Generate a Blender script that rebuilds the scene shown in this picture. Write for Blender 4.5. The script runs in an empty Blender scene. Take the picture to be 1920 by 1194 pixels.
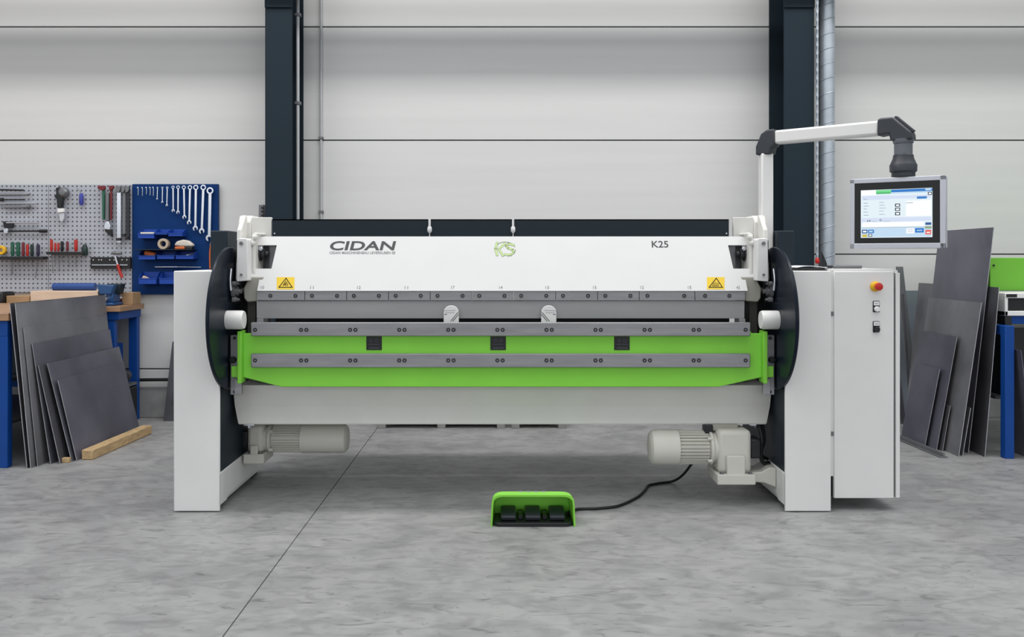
import bpy, bmesh, math, random
from mathutils import Vector, Matrix

random.seed(7)
SC = bpy.context.scene
COL = SC.collection
PI = math.pi

# ------------------------------------------------------------------ camera
CAM_H, CAM_D, FPX, VX, VY = 1.25, 4.5, 1710.0, 942.0, 485.0
cam_data = bpy.data.cameras.new('camera')
cam = bpy.data.objects.new('camera', cam_data)
COL.objects.link(cam)
cam.location = (0, -CAM_D, CAM_H)
cam.rotation_euler = (PI / 2, 0, 0)
cam_data.sensor_width = 36.0
cam_data.lens = FPX / 1920 * 36.0
cam_data.shift_x = (960 - VX) / 1920
cam_data.shift_y = -(597 - VY) / 1920
SC.camera = cam

# ------------------------------------------------------------------ light
SC.view_settings.view_transform = 'Standard'
SC.view_settings.look = 'None'
SC.view_settings.gamma = 1
SC.view_settings.use_curve_mapping = False
SC.view_settings.exposure = 0.0

world = bpy.data.worlds.new('hall_daylight')
SC.world = world
world.use_nodes = True
nt = world.node_tree
nt.nodes.clear()
wo = nt.nodes.new('ShaderNodeOutputWorld')
bg = nt.nodes.new('ShaderNodeBackground')
tc = nt.nodes.new('ShaderNodeTexCoord')
sep = nt.nodes.new('ShaderNodeSeparateXYZ')
rmp = nt.nodes.new('ShaderNodeValToRGB')
nt.links.new(tc.outputs['Generated'], sep.inputs[0])
nt.links.new(sep.outputs['Z'], rmp.inputs[0])
# added front fill without a seen source: a brighter band low in the -y sky
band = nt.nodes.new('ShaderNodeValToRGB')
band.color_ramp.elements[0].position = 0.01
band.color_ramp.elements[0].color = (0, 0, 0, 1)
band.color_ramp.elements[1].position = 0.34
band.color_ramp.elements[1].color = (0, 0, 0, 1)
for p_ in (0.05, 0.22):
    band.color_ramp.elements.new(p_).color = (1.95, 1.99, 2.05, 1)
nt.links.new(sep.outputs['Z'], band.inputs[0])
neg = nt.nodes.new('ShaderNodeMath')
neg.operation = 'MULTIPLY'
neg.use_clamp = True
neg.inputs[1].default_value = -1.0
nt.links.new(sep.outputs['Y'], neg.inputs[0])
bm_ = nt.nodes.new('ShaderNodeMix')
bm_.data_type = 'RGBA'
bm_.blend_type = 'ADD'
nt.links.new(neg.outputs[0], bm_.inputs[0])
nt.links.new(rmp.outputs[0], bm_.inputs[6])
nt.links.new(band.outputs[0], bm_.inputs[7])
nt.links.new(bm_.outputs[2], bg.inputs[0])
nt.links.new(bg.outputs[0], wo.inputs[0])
rmp.color_ramp.elements[0].position = 0.02
rmp.color_ramp.elements[0].color = (0.07, 0.073, 0.078, 1)
rmp.color_ramp.elements[1].position = 0.55
rmp.color_ramp.elements[1].color = (0.80, 0.83, 0.87, 1)
mid_el = rmp.color_ramp.elements.new(0.22)
mid_el.color = (0.27, 0.28, 0.295, 1)
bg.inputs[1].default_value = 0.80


def area(name, loc, sx, sy, power, rot=(0, 0, 0), col=(1, 0.985, 0.96)):
    l = bpy.data.lights.new(name, 'AREA')
    l.shape = 'RECTANGLE'
    l.size, l.size_y = sx, sy
    l.energy = power
    l.color = col
    o = bpy.data.objects.new(name, l)
    o.location = loc
    o.rotation_euler = rot
    COL.objects.link(o)
    return o


area('hall_lamp_row', (0, 0.25, 5.6), 11, 0.7, 270)
area('hall_lamp_row_front', (0, -2.3, 5.6), 11, 2.6, 165, rot=(math.radians(-4), 0, 0))

# ------------------------------------------------------------------ helpers
def S(Y):
    return FPX / (Y + CAM_D)


def X(px, Y):
    return (px - VX) / S(Y)


def Z(py, Y):
    return CAM_H + (VY - py) / S(Y)


def V(*a):
    return Vector(a)


def srgb(h):
    h = h.lstrip('#')
    c = [int(h[i:i + 2], 16) / 255 for i in (0, 2, 4)]
    return tuple(x / 12.92 if x <= 0.04045 else ((x + 0.055) / 1.055) ** 2.4 for x in c)


def mat(name, hexc, rough=0.5, metal=0.0, var=0.05, scale=6.0, stretch=(1, 1, 1), bump=0.0, bscale=60.0, coat=0.0, rvar=0.06, spec=0.5):
    m = bpy.data.materials.new(name)
    m.use_nodes = True
    n, l = m.node_tree.nodes, m.node_tree.links
    b = n['Principled BSDF']
    c = srgb(hexc)
    t = n.new('ShaderNodeTexCoord')
    mp = n.new('ShaderNodeMapping')
    mp.inputs['Scale'].default_value = stretch
    l.new(t.outputs['Object'], mp.inputs[0])
    nz = n.new('ShaderNodeTexNoise')
    nz.inputs['Scale'].default_value = scale
    nz.inputs['Detail'].default_value = 5
    l.new(mp.outputs[0], nz.inputs['Vector'])
    rp = n.new('ShaderNodeValToRGB')
    rp.color_ramp.elements[0].position = 0.3
    rp.color_ramp.elements[1].position = 0.7
    rp.color_ramp.elements[0].color = (*[max(0, x * (1 - var)) for x in c], 1)
    rp.color_ramp.elements[1].color = (*[min(1, x * (1 + var)) for x in c], 1)
    l.new(nz.outputs[0], rp.inputs[0])
    l.new(rp.outputs[0], b.inputs['Base Color'])
    mr = n.new('ShaderNodeMapRange')
    mr.inputs[3].default_value = max(0, rough - rvar)
    mr.inputs[4].default_value = min(1, rough + rvar)
    l.new(nz.outputs[0], mr.inputs[0])
    l.new(mr.outputs[0], b.inputs['Roughness'])
    b.inputs['Metallic'].default_value = metal
    b.inputs['Specular IOR Level'].default_value = spec
    if coat:
        b.inputs['Coat Weight'].default_value = coat
        b.inputs['Coat Roughness'].default_value = 0.12
    if bump:
        n2 = n.new('ShaderNodeTexNoise')
        n2.inputs['Scale'].default_value = bscale
        l.new(mp.outputs[0], n2.inputs['Vector'])
        bp = n.new('ShaderNodeBump')
        bp.inputs['Strength'].default_value = bump
        bp.inputs['Distance'].default_value = 0.004
        l.new(n2.outputs[0], bp.inputs['Height'])
        l.new(bp.outputs[0], b.inputs['Normal'])
    return m


def emit(name, hexc, k=1.0):
    m = bpy.data.materials.new(name)
    m.use_nodes = True
    n, l = m.node_tree.nodes, m.node_tree.links
    b = n['Principled BSDF']
    b.inputs['Base Color'].default_value = (0.01, 0.01, 0.01, 1)
    b.inputs['Roughness'].default_value = 0.4
    b.inputs['Emission Color'].default_value = (*srgb(hexc), 1)
    b.inputs['Emission Strength'].default_value = k
    return m


M = {}
M['white'] = mat('white_powder_coat', '#e6e6e4', 0.45, var=0.02)
M['panelwhite'] = mat('bright_white_paint', '#e3e3e2', 0.5, var=0.012, spec=0.35)
M['cream'] = mat('cream_casting_paint', '#dcdbd6', 0.5, var=0.03)
M['beige'] = mat('beige_grey_casting', '#a3a197', 0.55, var=0.04)
M['navy'] = mat('dark_blue_grey_paint', '#1f2b34', 0.5, var=0.05, spec=0.25)
M['discnavy'] = mat('glossy_dark_blue_paint', '#121b27', 0.32, var=0.05, spec=0.18)
M['green'] = mat('apple_green_paint', '#8bdb4c', 0.45, var=0.03, spec=0.3)
M['green2'] = mat('mid_green_paint', '#6fb53b', 0.45, var=0.03, spec=0.3)
M['steel'] = mat('ground_steel', '#9a9a9d', 0.42, 0.7, var=0.10, scale=9, stretch=(0.6, 1, 5))
M['blade'] = mat('blade_steel', '#a2a2a4', 0.55, 0.35, var=0.08, scale=5, stretch=(0.5, 1, 2))
M['darksteel'] = mat('dark_oiled_steel', '#3c3c40', 0.4, 0.6, var=0.1)
M['chrome'] = mat('chromed_steel', '#d5d9e0', 0.2, 0.9, var=0.04)
M['greysteel'] = mat('grey_steel', '#77797c', 0.4, 0.5, var=0.08)
M['black'] = mat('black_plastic', '#15171a', 0.42, var=0.08)
M['charcoal'] = mat('charcoal_plastic', '#34383e', 0.45, var=0.06)
M['neck'] = mat('grey_neck_plastic', '#666b72', 0.45, var=0.06)
M['rubber'] = mat('black_rubber_cable', '#101114', 0.55)
M['motor'] = mat('motor_grey_beige_paint', '#cfcec5', 0.48, var=0.03)
M['alu'] = mat('anodised_aluminium', '#c9cbd4', 0.36, 0.35, var=0.02)
M['wall'] = mat('wall_panel_paint', '#d3d3d2', 0.6, var=0.025, scale=2.2, stretch=(0.25, 1, 6), bump=0.04, bscale=30)
M['plinth'] = mat('concrete_plinth', '#8f8f8f', 0.85, var=0.16, scale=7, bump=0.3)
M['seam'] = mat('dark_wall_joint', '#55565a', 0.8)
M['column'] = mat('dark_column_paint', '#1d2a33', 0.65, var=0.06, scale=2, spec=0.2)
M['galv'] = mat('galvanised_steel', '#b4bdc6', 0.38, 0.45, var=0.10, scale=14)
M['pipe'] = mat('grey_conduit_plastic', '#b5b8bb', 0.45)
M['sheet'] = mat('hot_rolled_sheet_steel', '#85858a', 0.40, 0.45, var=0.34, scale=2.3, stretch=(1, 1, 1), rvar=0.1)
M['sheet2'] = mat('cold_rolled_sheet_steel', '#737380', 0.34, 0.5, var=0.32, scale=2.0, rvar=0.1)
M['sheet3'] = mat('dull_dark_sheet_steel', '#5a5a60', 0.45, 0.45, var=0.3, scale=2.6, rvar=0.1)
M['edge'] = mat('bright_cut_edge', '#b4b4b8', 0.4, 0.4, var=0.15, scale=30)
M['galvsheet'] = mat('pale_zinc_sheet', '#8f97a2', 0.35, 0.5, var=0.1, scale=3)
M['wood'] = mat('beech_worktop', '#a27e60', 0.55, var=0.14, scale=6, stretch=(1, 1, 8))
M['lightwood'] = mat('pale_plywood', '#d6bea8', 0.6, var=0.08, scale=5, stretch=(1, 1, 6))
M['batten'] = mat('raw_pine_batten', '#b99d74', 0.7, var=0.22, scale=14, stretch=(4, 1, 4), bump=0.2)
M['boxwood'] = mat('brown_wood_block', '#a58562', 0.65, var=0.12, scale=8)
M['blue'] = mat('blue_bench_paint', '#0e438e', 0.5, var=0.06, spec=0.25)
M['bluepanel'] = mat('blue_tool_panel_paint', '#08336a', 0.55, var=0.05, spec=0.15)
M['bluebin'] = mat('blue_bin_plastic', '#1d459f', 0.45, var=0.05, spec=0.3)
M['blueroll'] = mat('blue_film_roll', '#1d4488', 0.3, var=0.08)
M['viseblue'] = mat('vise_hammered_blue', '#1d4a7c', 0.4, var=0.1, scale=40)
M['red'] = mat('red_plastic', '#b3271f', 0.4)
M['redbtn'] = mat('red_mushroom_plastic', '#c01f16', 0.32)
M['darkred'] = mat('dark_red_enamel', '#6f2027', 0.45)
M['orange'] = mat('orange_plastic', '#c7642a', 0.45)
M['yellow'] = mat('yellow_plastic', '#e6b416', 0.45)
M['signyellow'] = mat('yellow_sign_film', '#f2cf3e', 0.5, var=0.02)
M['dgreen'] = mat('dark_green_plastic', '#1b5a44', 0.4)
M['blackgreen'] = mat('black_green_plastic', '#16302b', 0.45)
M['purple'] = mat('dark_violet_plastic', '#2b2440', 0.45)
M['bluetool'] = mat('violet_blue_plastic', '#3f48a0', 0.4)
M['labelwhite'] = mat('white_label_film', '#ececec', 0.5, var=0.01)
M['ink'] = mat('dark_grey_print', '#4a4b4d', 0.6, var=0.02)
M['inkpale'] = mat('pale_grey_print', '#8d8e90', 0.6, var=0.02)
M['inkblack'] = mat('black_print', '#2a2105', 0.6, var=0.02)
M['logogreen'] = mat('pale_green_print', '#c9e09c', 0.55, var=0.03)
M['logoedge'] = mat('grey_green_print', '#a3b394', 0.55, var=0.03)
M['tape'] = mat('pale_cream_tape', '#b9a894', 0.5)
M['cardboard'] = mat('brown_cardboard', '#a98a63', 0.75, var=0.08)
M['glove'] = mat('off_white_cloth', '#cfc8bd', 0.8, var=0.08)
M['pallet'] = mat('grey_pallet_wood', '#8b8c88', 0.8, var=0.12, scale=9)
M['paper'] = mat('white_paper', '#f0f1f3', 0.6, var=0.01)


def concrete_floor():
    m = bpy.data.materials.new('polished_concrete')
    m.use_nodes = True
    n, l = m.node_tree.nodes, m.node_tree.links
    b = n['Principled BSDF']
    b.inputs['Specular IOR Level'].default_value = 0.3
    t = n.new('ShaderNodeTexCoord')

    def noise(scale, detail, stretch=(1, 1, 1), dist=0.0, rot=0.0):
        mp = n.new('ShaderNodeMapping')
        mp.inputs['Scale'].default_value = stretch
        mp.inputs['Rotation'].default_value = (0, 0, rot)
        l.new(t.outputs['Object'], mp.inputs[0])
        z = n.new('ShaderNodeTexNoise')
        z.inputs['Scale'].default_value = scale
        z.inputs['Detail'].default_value = detail
        z.inputs['Distortion'].default_value = dist
        l.new(mp.outputs[0], z.inputs['Vector'])
        return z.outputs[0]

    def ramp(src, p0, c0, p1, c1):
        r = n.new('ShaderNodeValToRGB')
        r.color_ramp.elements[0].position = p0
        r.color_ramp.elements[1].position = p1
        r.color_ramp.elements[0].color = (*c0, 1)
        r.color_ramp.elements[1].color = (*c1, 1)
        l.new(src, r.inputs[0])
        return r.outputs[0]

    def mult(a, c):
        x = n.new('ShaderNodeMix')
        x.data_type = 'RGBA'
        x.blend_type = 'MULTIPLY'
        x.inputs[0].default_value = 1
        l.new(a, x.inputs[6])
        l.new(c, x.inputs[7])
        return x.outputs[2]

    big = ramp(noise(1.1, 6, (1, 1, 1), 0.3), 0.30, srgb('#8b8b8b'), 0.70, srgb('#9a9a9a'))
    mid = ramp(noise(4.6, 10, (0.9, 1.0, 1), 0.9, 0.3), 0.36, (0.84, 0.84, 0.85), 0.58, (1.03, 1.03, 1.03))
    fine = ramp(noise(11, 10, (0.7, 1.3, 1), 1.0, 0.2), 0.34, (0.80, 0.80, 0.80), 0.54, (1.02, 1.02, 1.02))
    scr = ramp(noise(7, 4, (1.0, 3.6, 1), 1.2, 0.35), 0.30, (0.66, 0.66, 0.66), 0.38, (1, 1, 1))
    speck = ramp(noise(45, 2, (1, 1.2, 1)), 0.24, (0.6, 0.6, 0.6), 0.30, (1, 1, 1))

    def mth(op, a, c):
        q = n.new('ShaderNodeMath')
        q.operation = op
        for k, v in enumerate((a, c)):
            if isinstance(v, (int, float)):
                q.inputs[k].default_value = v
            else:
                l.new(v, q.inputs[k])
        return q.outputs[0]

    def scratches(scale, stretch, rot, width):
        line = mth('LESS_THAN', mth('ABSOLUTE', mth('SUBTRACT', noise(scale, 1, stretch, 0.4, rot), 0.5), 0.0), width)
        mask = mth('GREATER_THAN', noise(2.1, 2, (1, 1, 1), 0, rot + 1), 0.56)
        return ramp(mth('MULTIPLY', line, mask), 0.4, (1, 1, 1), 0.6, (0.80, 0.80, 0.80))

    s1 = scratches(1.6, (0.5, 3.0, 1), 0.35, 0.0035)
    s2 = scratches(1.4, (0.6, 3.4, 1), -0.5, 0.003)
    l.new(mult(mult(mult(mult(mult(mult(big, mid), fine), scr), speck), s1), s2), b.inputs['Base Color'])
    mr = n.new('ShaderNodeMapRange')
    mr.inputs[3].default_value = 0.32
    mr.inputs[4].default_value = 0.62
    l.new(noise(2.5, 6), mr.inputs[0])
    l.new(mr.outputs[0], b.inputs['Roughness'])
    return m


def pegboard_mat(name, hexc, hole, pitch=0.0347, r=0.0062):
    m = bpy.data.materials.new(name)
    m.use_nodes = True
    n, l = m.node_tree.nodes, m.node_tree.links
    b = n['Principled BSDF']
    t = n.new('ShaderNodeTexCoord')
    s = n.new('ShaderNodeSeparateXYZ')
    l.new(t.outputs['Object'], s.inputs[0])

    def mth(op, a, c=None):
        q = n.new('ShaderNodeMath')
        q.operation = op
        for i, v in enumerate((a, c)):
            if v is None:
                continue
            if isinstance(v, (int, float)):
                q.inputs[i].default_value = v
            else:
                l.new(v, q.inputs[i])
        return q.outputs[0]

    def cell(o):
        return mth('SUBTRACT', mth('FRACT', mth('ADD', mth('DIVIDE', o, pitch), 500.5)), 0.5)

    cx, cz = cell(s.outputs['X']), cell(s.outputs['Z'])
    d = mth('MAXIMUM', mth('ABSOLUTE', cx), mth('ABSOLUTE', cz))
    h = mth('LESS_THAN', d, r / pitch)
    x = n.new('ShaderNodeMix')
    x.data_type = 'RGBA'
    x.inputs[6].default_value = (*srgb(hexc), 1)
    x.inputs[7].default_value = (*srgb(hole), 1)
    l.new(h, x.inputs[0])
    l.new(x.outputs[2], b.inputs['Base Color'])
    b.inputs['Roughness'].default_value = 0.5
    return m


M['floor'] = concrete_floor()
M['peg'] = pegboard_mat('grey_perforated_steel', '#adb1ba', '#4d5056')


def wloc(o):
    v = Vector((0, 0, 0))
    while o is not None:
        v += o.location
        o = o.parent
    return v


class B:
    """collects shapes in world coordinates; build() links them as one mesh object"""

    def __init__(self):
        self.bm = bmesh.new()

    def box(self, x0, x1, y0, y1, z0, z1):
        x0, x1 = min(x0, x1), max(x0, x1)
        vs = [self.bm.verts.new(p) for p in ((x0, y0, z0), (x1, y0, z0), (x1, y1, z0), (x0, y1, z0),
                                             (x0, y0, z1), (x1, y0, z1), (x1, y1, z1), (x0, y1, z1))]
        for f in ((3, 2, 1, 0), (4, 5, 6, 7), (0, 1, 5, 4), (1, 2, 6, 5), (2, 3, 7, 6), (3, 0, 4, 7)):
            self.bm.faces.new([vs[i] for i in f])
        return self

    def obox(self, c, u, v, w, hu, hv, hw):
        """oriented box: centre, three unit axes, half sizes"""
        c, u, v, w = Vector(c), Vector(u), Vector(v), Vector(w)
        vs = []
        for k in (-1, 1):
            for a, d in ((-1, -1), (1, -1), (1, 1), (-1, 1)):
                vs.append(self.bm.verts.new(c + u * hu * a + v * hv * d + w * hw * k))
        for f in ((3, 2, 1, 0), (4, 5, 6, 7), (0, 1, 5, 4), (1, 2, 6, 5), (2, 3, 7, 6), (3, 0, 4, 7)):
            self.bm.faces.new([vs[i] for i in f])
        return self

    def prism(self, pts, vec):
        pts = [Vector(p) for p in pts]
        vec = Vector(vec)
        a = [self.bm.verts.new(p) for p in pts]
        c = [self.bm.verts.new(p + vec) for p in pts]
        self.bm.faces.new(list(reversed(a)))
        self.bm.faces.new(c)
        n = len(a)
        for i in range(n):
            j = (i + 1) % n
            self.bm.faces.new((a[i], a[j], c[j], c[i]))
        return self

    @staticmethod
    def frame(d):
        d = Vector(d).normalized()
        up = Vector((0, 0, 1)) if abs(d.z) < 0.95 else Vector((0, 1, 0))
        u = d.cross(up).normalized()
        return u, u.cross(d).normalized()

    def cyl(self, p0, p1, r0, r1=None, seg=24):
        return self.lathe(p0, Vector(p1) - Vector(p0), [(r0, 0), (r0 if r1 is None else r1, 1)], seg, rel=True)

    def lathe(self, o, axis, prof, seg=28, rel=False, flat=1.0):
        """profile of (radius, distance along axis) from o"""
        o = Vector(o)
        axis = Vector(axis)
        L = axis.length if rel else 1.0
        d = axis.normalized()
        u, v = self.frame(d)
        rings = []
        for r, t in prof:
            if r < 1e-6:
                rings.append([self.bm.verts.new(o + d * t * L)])
            else:
                rings.append([self.bm.verts.new(o + d * t * L + (u * math.cos(2 * PI * i / seg) + v * flat * math.sin(2 * PI * i / seg)) * r)
                              for i in range(seg)])
        for a, c in zip(rings, rings[1:]):
            for i in range(seg):
                j = (i + 1) % seg
                q = [a[i % len(a)], a[j % len(a)], c[j % len(c)], c[i % len(c)]]
                q2 = []
                for w in q:
                    if w not in q2:
                        q2.append(w)
                if len(q2) > 2:
                    self.bm.faces.new(q2)
        if len(rings[0]) > 1:
            self.bm.faces.new(list(reversed(rings[0])))
        if len(rings[-1]) > 1:
            self.bm.faces.new(rings[-1])
        return self

    def ring(self, c, axis, ri, ro, th, seg=28):
        c = Vector(c)
        d = Vector(axis).normalized()
        u, v = self.frame(d)
        L = []
        for r, t in ((ri, -th / 2), (ro, -th / 2), (ro, th / 2), (ri, th / 2)):
            L.append([self.bm.verts.new(c + d * t + (u * math.cos(2 * PI * i / seg) + v * math.sin(2 * PI * i / seg)) * r) for i in range(seg)])
        for k in range(4):
            a, b2 = L[k], L[(k + 1) % 4]
            for i in range(seg):
                j = (i + 1) % seg
                self.bm.faces.new((a[i], a[j], b2[j], b2[i]))
        return self

    def tube(self, pts, r, seg=10, sub=6):
        P = [Vector(p) for p in pts]
        if sub > 1 and len(P) > 2:
            Q = []
            for i in range(len(P) - 1):
                p0, p1, p2, p3 = P[max(i - 1, 0)], P[i], P[i + 1], P[min(i + 2, len(P) - 1)]
                for k in range(sub):
                    t = k / sub
                    Q.append(0.5 * ((2 * p1) + (p2 - p0) * t + (2 * p0 - 5 * p1 + 4 * p2 - p3) * t * t + (3 * p1 - p0 - 3 * p2 + p3) * t ** 3))
            Q.append(P[-1])
            P = Q
        rr = r if isinstance(r, (list, tuple)) else None
        u = None
        rings = []
        for i, p in enumerate(P):
            d = (P[min(i + 1, len(P) - 1)] - P[max(i - 1, 0)]).normalized()
            if u is None:
                u, v = self.frame(d)
            else:
                u = (u - d * u.dot(d)).normalized()
                v = u.cross(d).normalized()
            q = r if rr is None else rr[0] + (rr[1] - rr[0]) * i / (len(P) - 1)
            rings.append([self.bm.verts.new(p + (u * math.cos(2 * PI * k / seg) + v * math.sin(2 * PI * k / seg)) * q) for k in range(seg)])
        for a, c in zip(rings, rings[1:]):
            for k in range(seg):
                j = (k + 1) % seg
                self.bm.faces.new((a[k], a[j], c[j], c[k]))
        self.bm.faces.new(list(reversed(rings[0])))
        self.bm.faces.new(rings[-1])
        return self

    def build(self, name, m, parent=None, bev=0.0, ang=35):
        bm = self.bm
        bmesh.ops.recalc_face_normals(bm, faces=bm.faces)
        if parent is not None:
            off = wloc(parent)
        else:
            lo = Vector((min(v.co.x for v in bm.verts), min(v.co.y for v in bm.verts), min(v.co.z for v in bm.verts)))
            hi = Vector((max(v.co.x for v in bm.verts), max(v.co.y for v in bm.verts), 0))
            off = Vector(((lo.x + hi.x) / 2, (lo.y + hi.y) / 2, lo.z))
        for v in bm.verts:
            v.co -= off
        me = bpy.data.meshes.new(name)
        bm.to_mesh(me)
        bm.free()
        me.polygons.foreach_set('use_smooth', [True] * len(me.polygons))
        me.set_sharp_from_angle(angle=math.radians(ang))
        me.materials.append(m if not isinstance(m, str) else M[m])
        o = bpy.data.objects.new(name, me)
        COL.objects.link(o)
        if parent is not None:
            o.parent = parent
        else:
            o.location = off
        if bev:
            md = o.modifiers.new('bevel', 'BEVEL')
            md.width = bev
            md.segments = 2
            md.limit_method = 'ANGLE'
            md.angle_limit = math.radians(40)
            md.harden_normals = False
        return o


def tag(o, label, cat, group=None):
    o['label'] = label
    o['category'] = cat
    if group:
        o['group'] = group
    return o


def structure(o):
    o['kind'] = 'structure'
    return o


def thing(name, label, cat, loc=(0, 0, 0), group=None):
    o = bpy.data.objects.new(name, None)
    o.empty_display_size = 0.05
    o.location = loc
    COL.objects.link(o)
    return tag(o, label, cat, group)


def part_label(o, s):
    o['label'] = s
    return o


def text_mesh(name, s, c, right, up, W, H, m, parent, shear=0.0, bold=0.0, depth=0.0008):
    cu = bpy.data.curves.new(name, 'FONT')
    cu.body = s
    cu.size = 1.0
    cu.offset = bold
    cu.shear = shear
    cu.resolution_u = 4
    tmp = bpy.data.objects.new('tmp_text', cu)
    COL.objects.link(tmp)
    dg = bpy.context.evaluated_depsgraph_get()
    me0 = bpy.data.meshes.new_from_object(tmp.evaluated_get(dg))
    COL.objects.unlink(tmp)
    bpy.data.objects.remove(tmp)
    xs = [v.co.x for v in me0.vertices]
    ys = [v.co.y for v in me0.vertices]
    x0, x1, y0, y1 = min(xs), max(xs), min(ys), max(ys)
    bm = bmesh.new()
    bm.from_mesh(me0)
    bpy.data.meshes.remove(me0)
    right, up = Vector(right).normalized(), Vector(up).normalized()
    nrm = right.cross(up)
    c = Vector(c)
    ret = bmesh.ops.extrude_face_region(bm, geom=bm.faces[:])
    top = {g for g in ret['geom'] if isinstance(g, bmesh.types.BMVert)}
    for v in bm.verts:
        a = ((v.co.x - x0) / (x1 - x0) - 0.5) * W
        b2 = ((v.co.y - y0) / (y1 - y0) - 0.5) * H
        v.co = c + right * a + up * b2 + nrm * (depth if v in top else 0.0)
    k = B()
    k.bm.free()
    k.bm = bm
    return k.build(name, m, parent)


# ------------------------------------------------------------------ the hall
b = B()
b.box(-7, -0.9275, -8, 3.0, -0.2, 0).box(-0.9225, 7, -8, 3.0, -0.2, 0).box(-7, 7, -8, 3.0, -0.3, -0.012)
structure(b.build('floor', 'floor'))

WY = 2.70
b = B()
zz = [0.0, 0.38, 1.285, 2.185, 3.08, 3.98, 4.88, 5.8]
for z0, z1 in zip(zz, zz[1:]):
    b.box(-7, 7, WY, WY + 0.12, z0 + 0.005, z1 - 0.005)
structure(b.build('wall_back', 'wall', bev=0.003))
b = B()
b.box(-7, 7, WY + 0.012, WY + 0.2, 0, 5.8)
structure(b.build('trim_1', 'seam'))
b = B()
for k in range(12):
    b.box(-7 + k * 1.17, -7 + k * 1.17 + 1.16, WY - 0.035, WY - 0.001, 0, 0.24)
structure(b.build('trim_2', 'plinth', bev=0.006))


def column(x0, x1, name):
    yf, yb = 2.30, 2.69
    b = B()
    mid = (x0 + x1) / 2
    b.box(x0, x1, yf, yf + 0.016, 0, 5.8)
    b.box(x0, x1, yb - 0.016, yb, 0, 5.8)
    b.box(mid - 0.006, mid + 0.006, yf + 0.014, yb - 0.014, 0, 5.8)
    b.box(x0 - 0.03, x1 + 0.03, yf - 0.03, yb, 0, 0.02)
    b.box(x0, x1, yf - 0.014, yf + 0.002, 3.12, 3.9)
    return structure(b.build(name, 'column', bev=0.003))


column(-1.77, -1.567, 'trim_3')
column(2.10, 2.326, 'trim_4')

b = B()
b.box(-7, 7, 2.17, 2.33, 3.265, 3.277)
b.box(-7, 7, 2.243, 2.257, 3.27, 3.42)
b.box(-7, 7, 2.17, 2.33, 3.42, 3.432)
structure(b.build('trim_5', 'column'))

# ------------------------------------------------------------------ wall services
b = B()
xc = -1.60
b.cyl((-1.552, 2.42, 0.3), (-1.552, 2.42, 5.6), 0.0125, seg=14)
con = tag(b.build('conduit', 'pipe'), 'pale conduit pipe running up inside the dark steel column at left', 'pipe')
for z in (2.43, 3.10):
    b = B()
    b.box(-1.575, -1.53, 2.402, 2.445, z - 0.012, z + 0.012)
    b.build('pipe_clip', 'greysteel', con, bev=0.003)
b = B()
b.cyl((X(602, 2.68), 2.68, 0.3), (X(602, 2.68), 2.68, 5.6), 0.0105, seg=14)
con = tag(b.build('conduit', 'pipe'), 'thin conduit pipe fixed to the white wall right of the left column', 'pipe')
for z in (2.2, 1.62):
    b = B()
    b.box(X(602, 2.68) - 0.018, X(602, 2.68) + 0.018, 2.665, 2.699, z - 0.01, z + 0.01)
    b.build('pipe_clip', 'greysteel', con, bev=0.002)

# spiral duct
dx, dy, dr = X(1550, 2.42), 2.42, 0.059
b = B()
b.cyl((dx, dy, 0.0), (dx, dy, 5.7), dr, seg=32)
duct = tag(b.build('spiral_duct', 'galv'), 'galvanised spiral duct rising beside the dark steel column at right', 'duct')
b = B()
pts = []
for i in range(24 * 48):
    a = i / 24 * 2 * PI
    z = 0.4 + i / 24 * 0.112
    if z > 5.6:
        break
    pts.append((dx + math.cos(a) * (dr + 0.0005), dy + math.sin(a) * (dr + 0.0005), z))
b.tube(pts, 0.0032, seg=5, sub=1)
b.build('spiral_seam', 'galv', duct)

# pull chain with red end
chx, chy = X(1529.5, 2.30), 2.265
ch = thing('pull_chain', 'metal pull chain with small red end hanging in front of right column', 'chain', (chx, chy, 1.2))
b = B()
k = 0
z = 1.262
while z < 3.5:
    if k % 2:
        b.obox((chx, chy, z), (1, 0, 0), (0, 1, 0), (0, 0, 1), 0.008, 0.0025, 0.019)
    else:
        b.obox((chx, chy, z), (1, 0, 0), (0, 1, 0), (0, 0, 1), 0.0035, 0.008, 0.019)
    z += 0.031
    k += 1
b.build('chain', 'galv', ch)
b = B()
b.lathe((chx, chy, 1.212), (0, 0, 1), [(0.0, 0), (0.014, 0.006), (0.017, 0.02), (0.012, 0.04), (0.004, 0.05)], 16)
b.build('pull_knob', 'redbtn', ch)

b = B()
b.box(X(487, 2.6), X(497, 2.6) - 0.003, 2.57, 2.70, Z(410, 2.6), Z(384, 2.6))
jb = tag(b.build('junction_box', 'greysteel', bev=0.004), 'small grey junction box on the wall beside the left column', 'socket')
for k in range(3):
    b = B()
    zc = Z(404 - 7 * k, 2.6)
    b.cyl((X(492, 2.57), 2.571, zc), (X(492, 2.57), 2.562, zc), 0.009, seg=12)
    b.build('gland', 'black', jb)

b = B()
b.tube([(-3.9, 2.64, 0.30), (-2.83, 2.64, 0.302), (-2.55, 2.64, 0.305), (-1.9, 2.64, 0.305)], 0.013, sub=1)
tag(b.build('wall_pipe', 'black'), 'black pipe running low along the wall behind the left workbench', 'pipe')

# ------------------------------------------------------------------ folding machine
FM = thing('folding_machine', 'large white and green sheet metal folding machine standing in the hall', 'machine')


def mx(s, a, c):
    """x range of a part mirrored to side s"""
    return (s * a, s * c) if s > 0 else (s * c, s * a)


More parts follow.
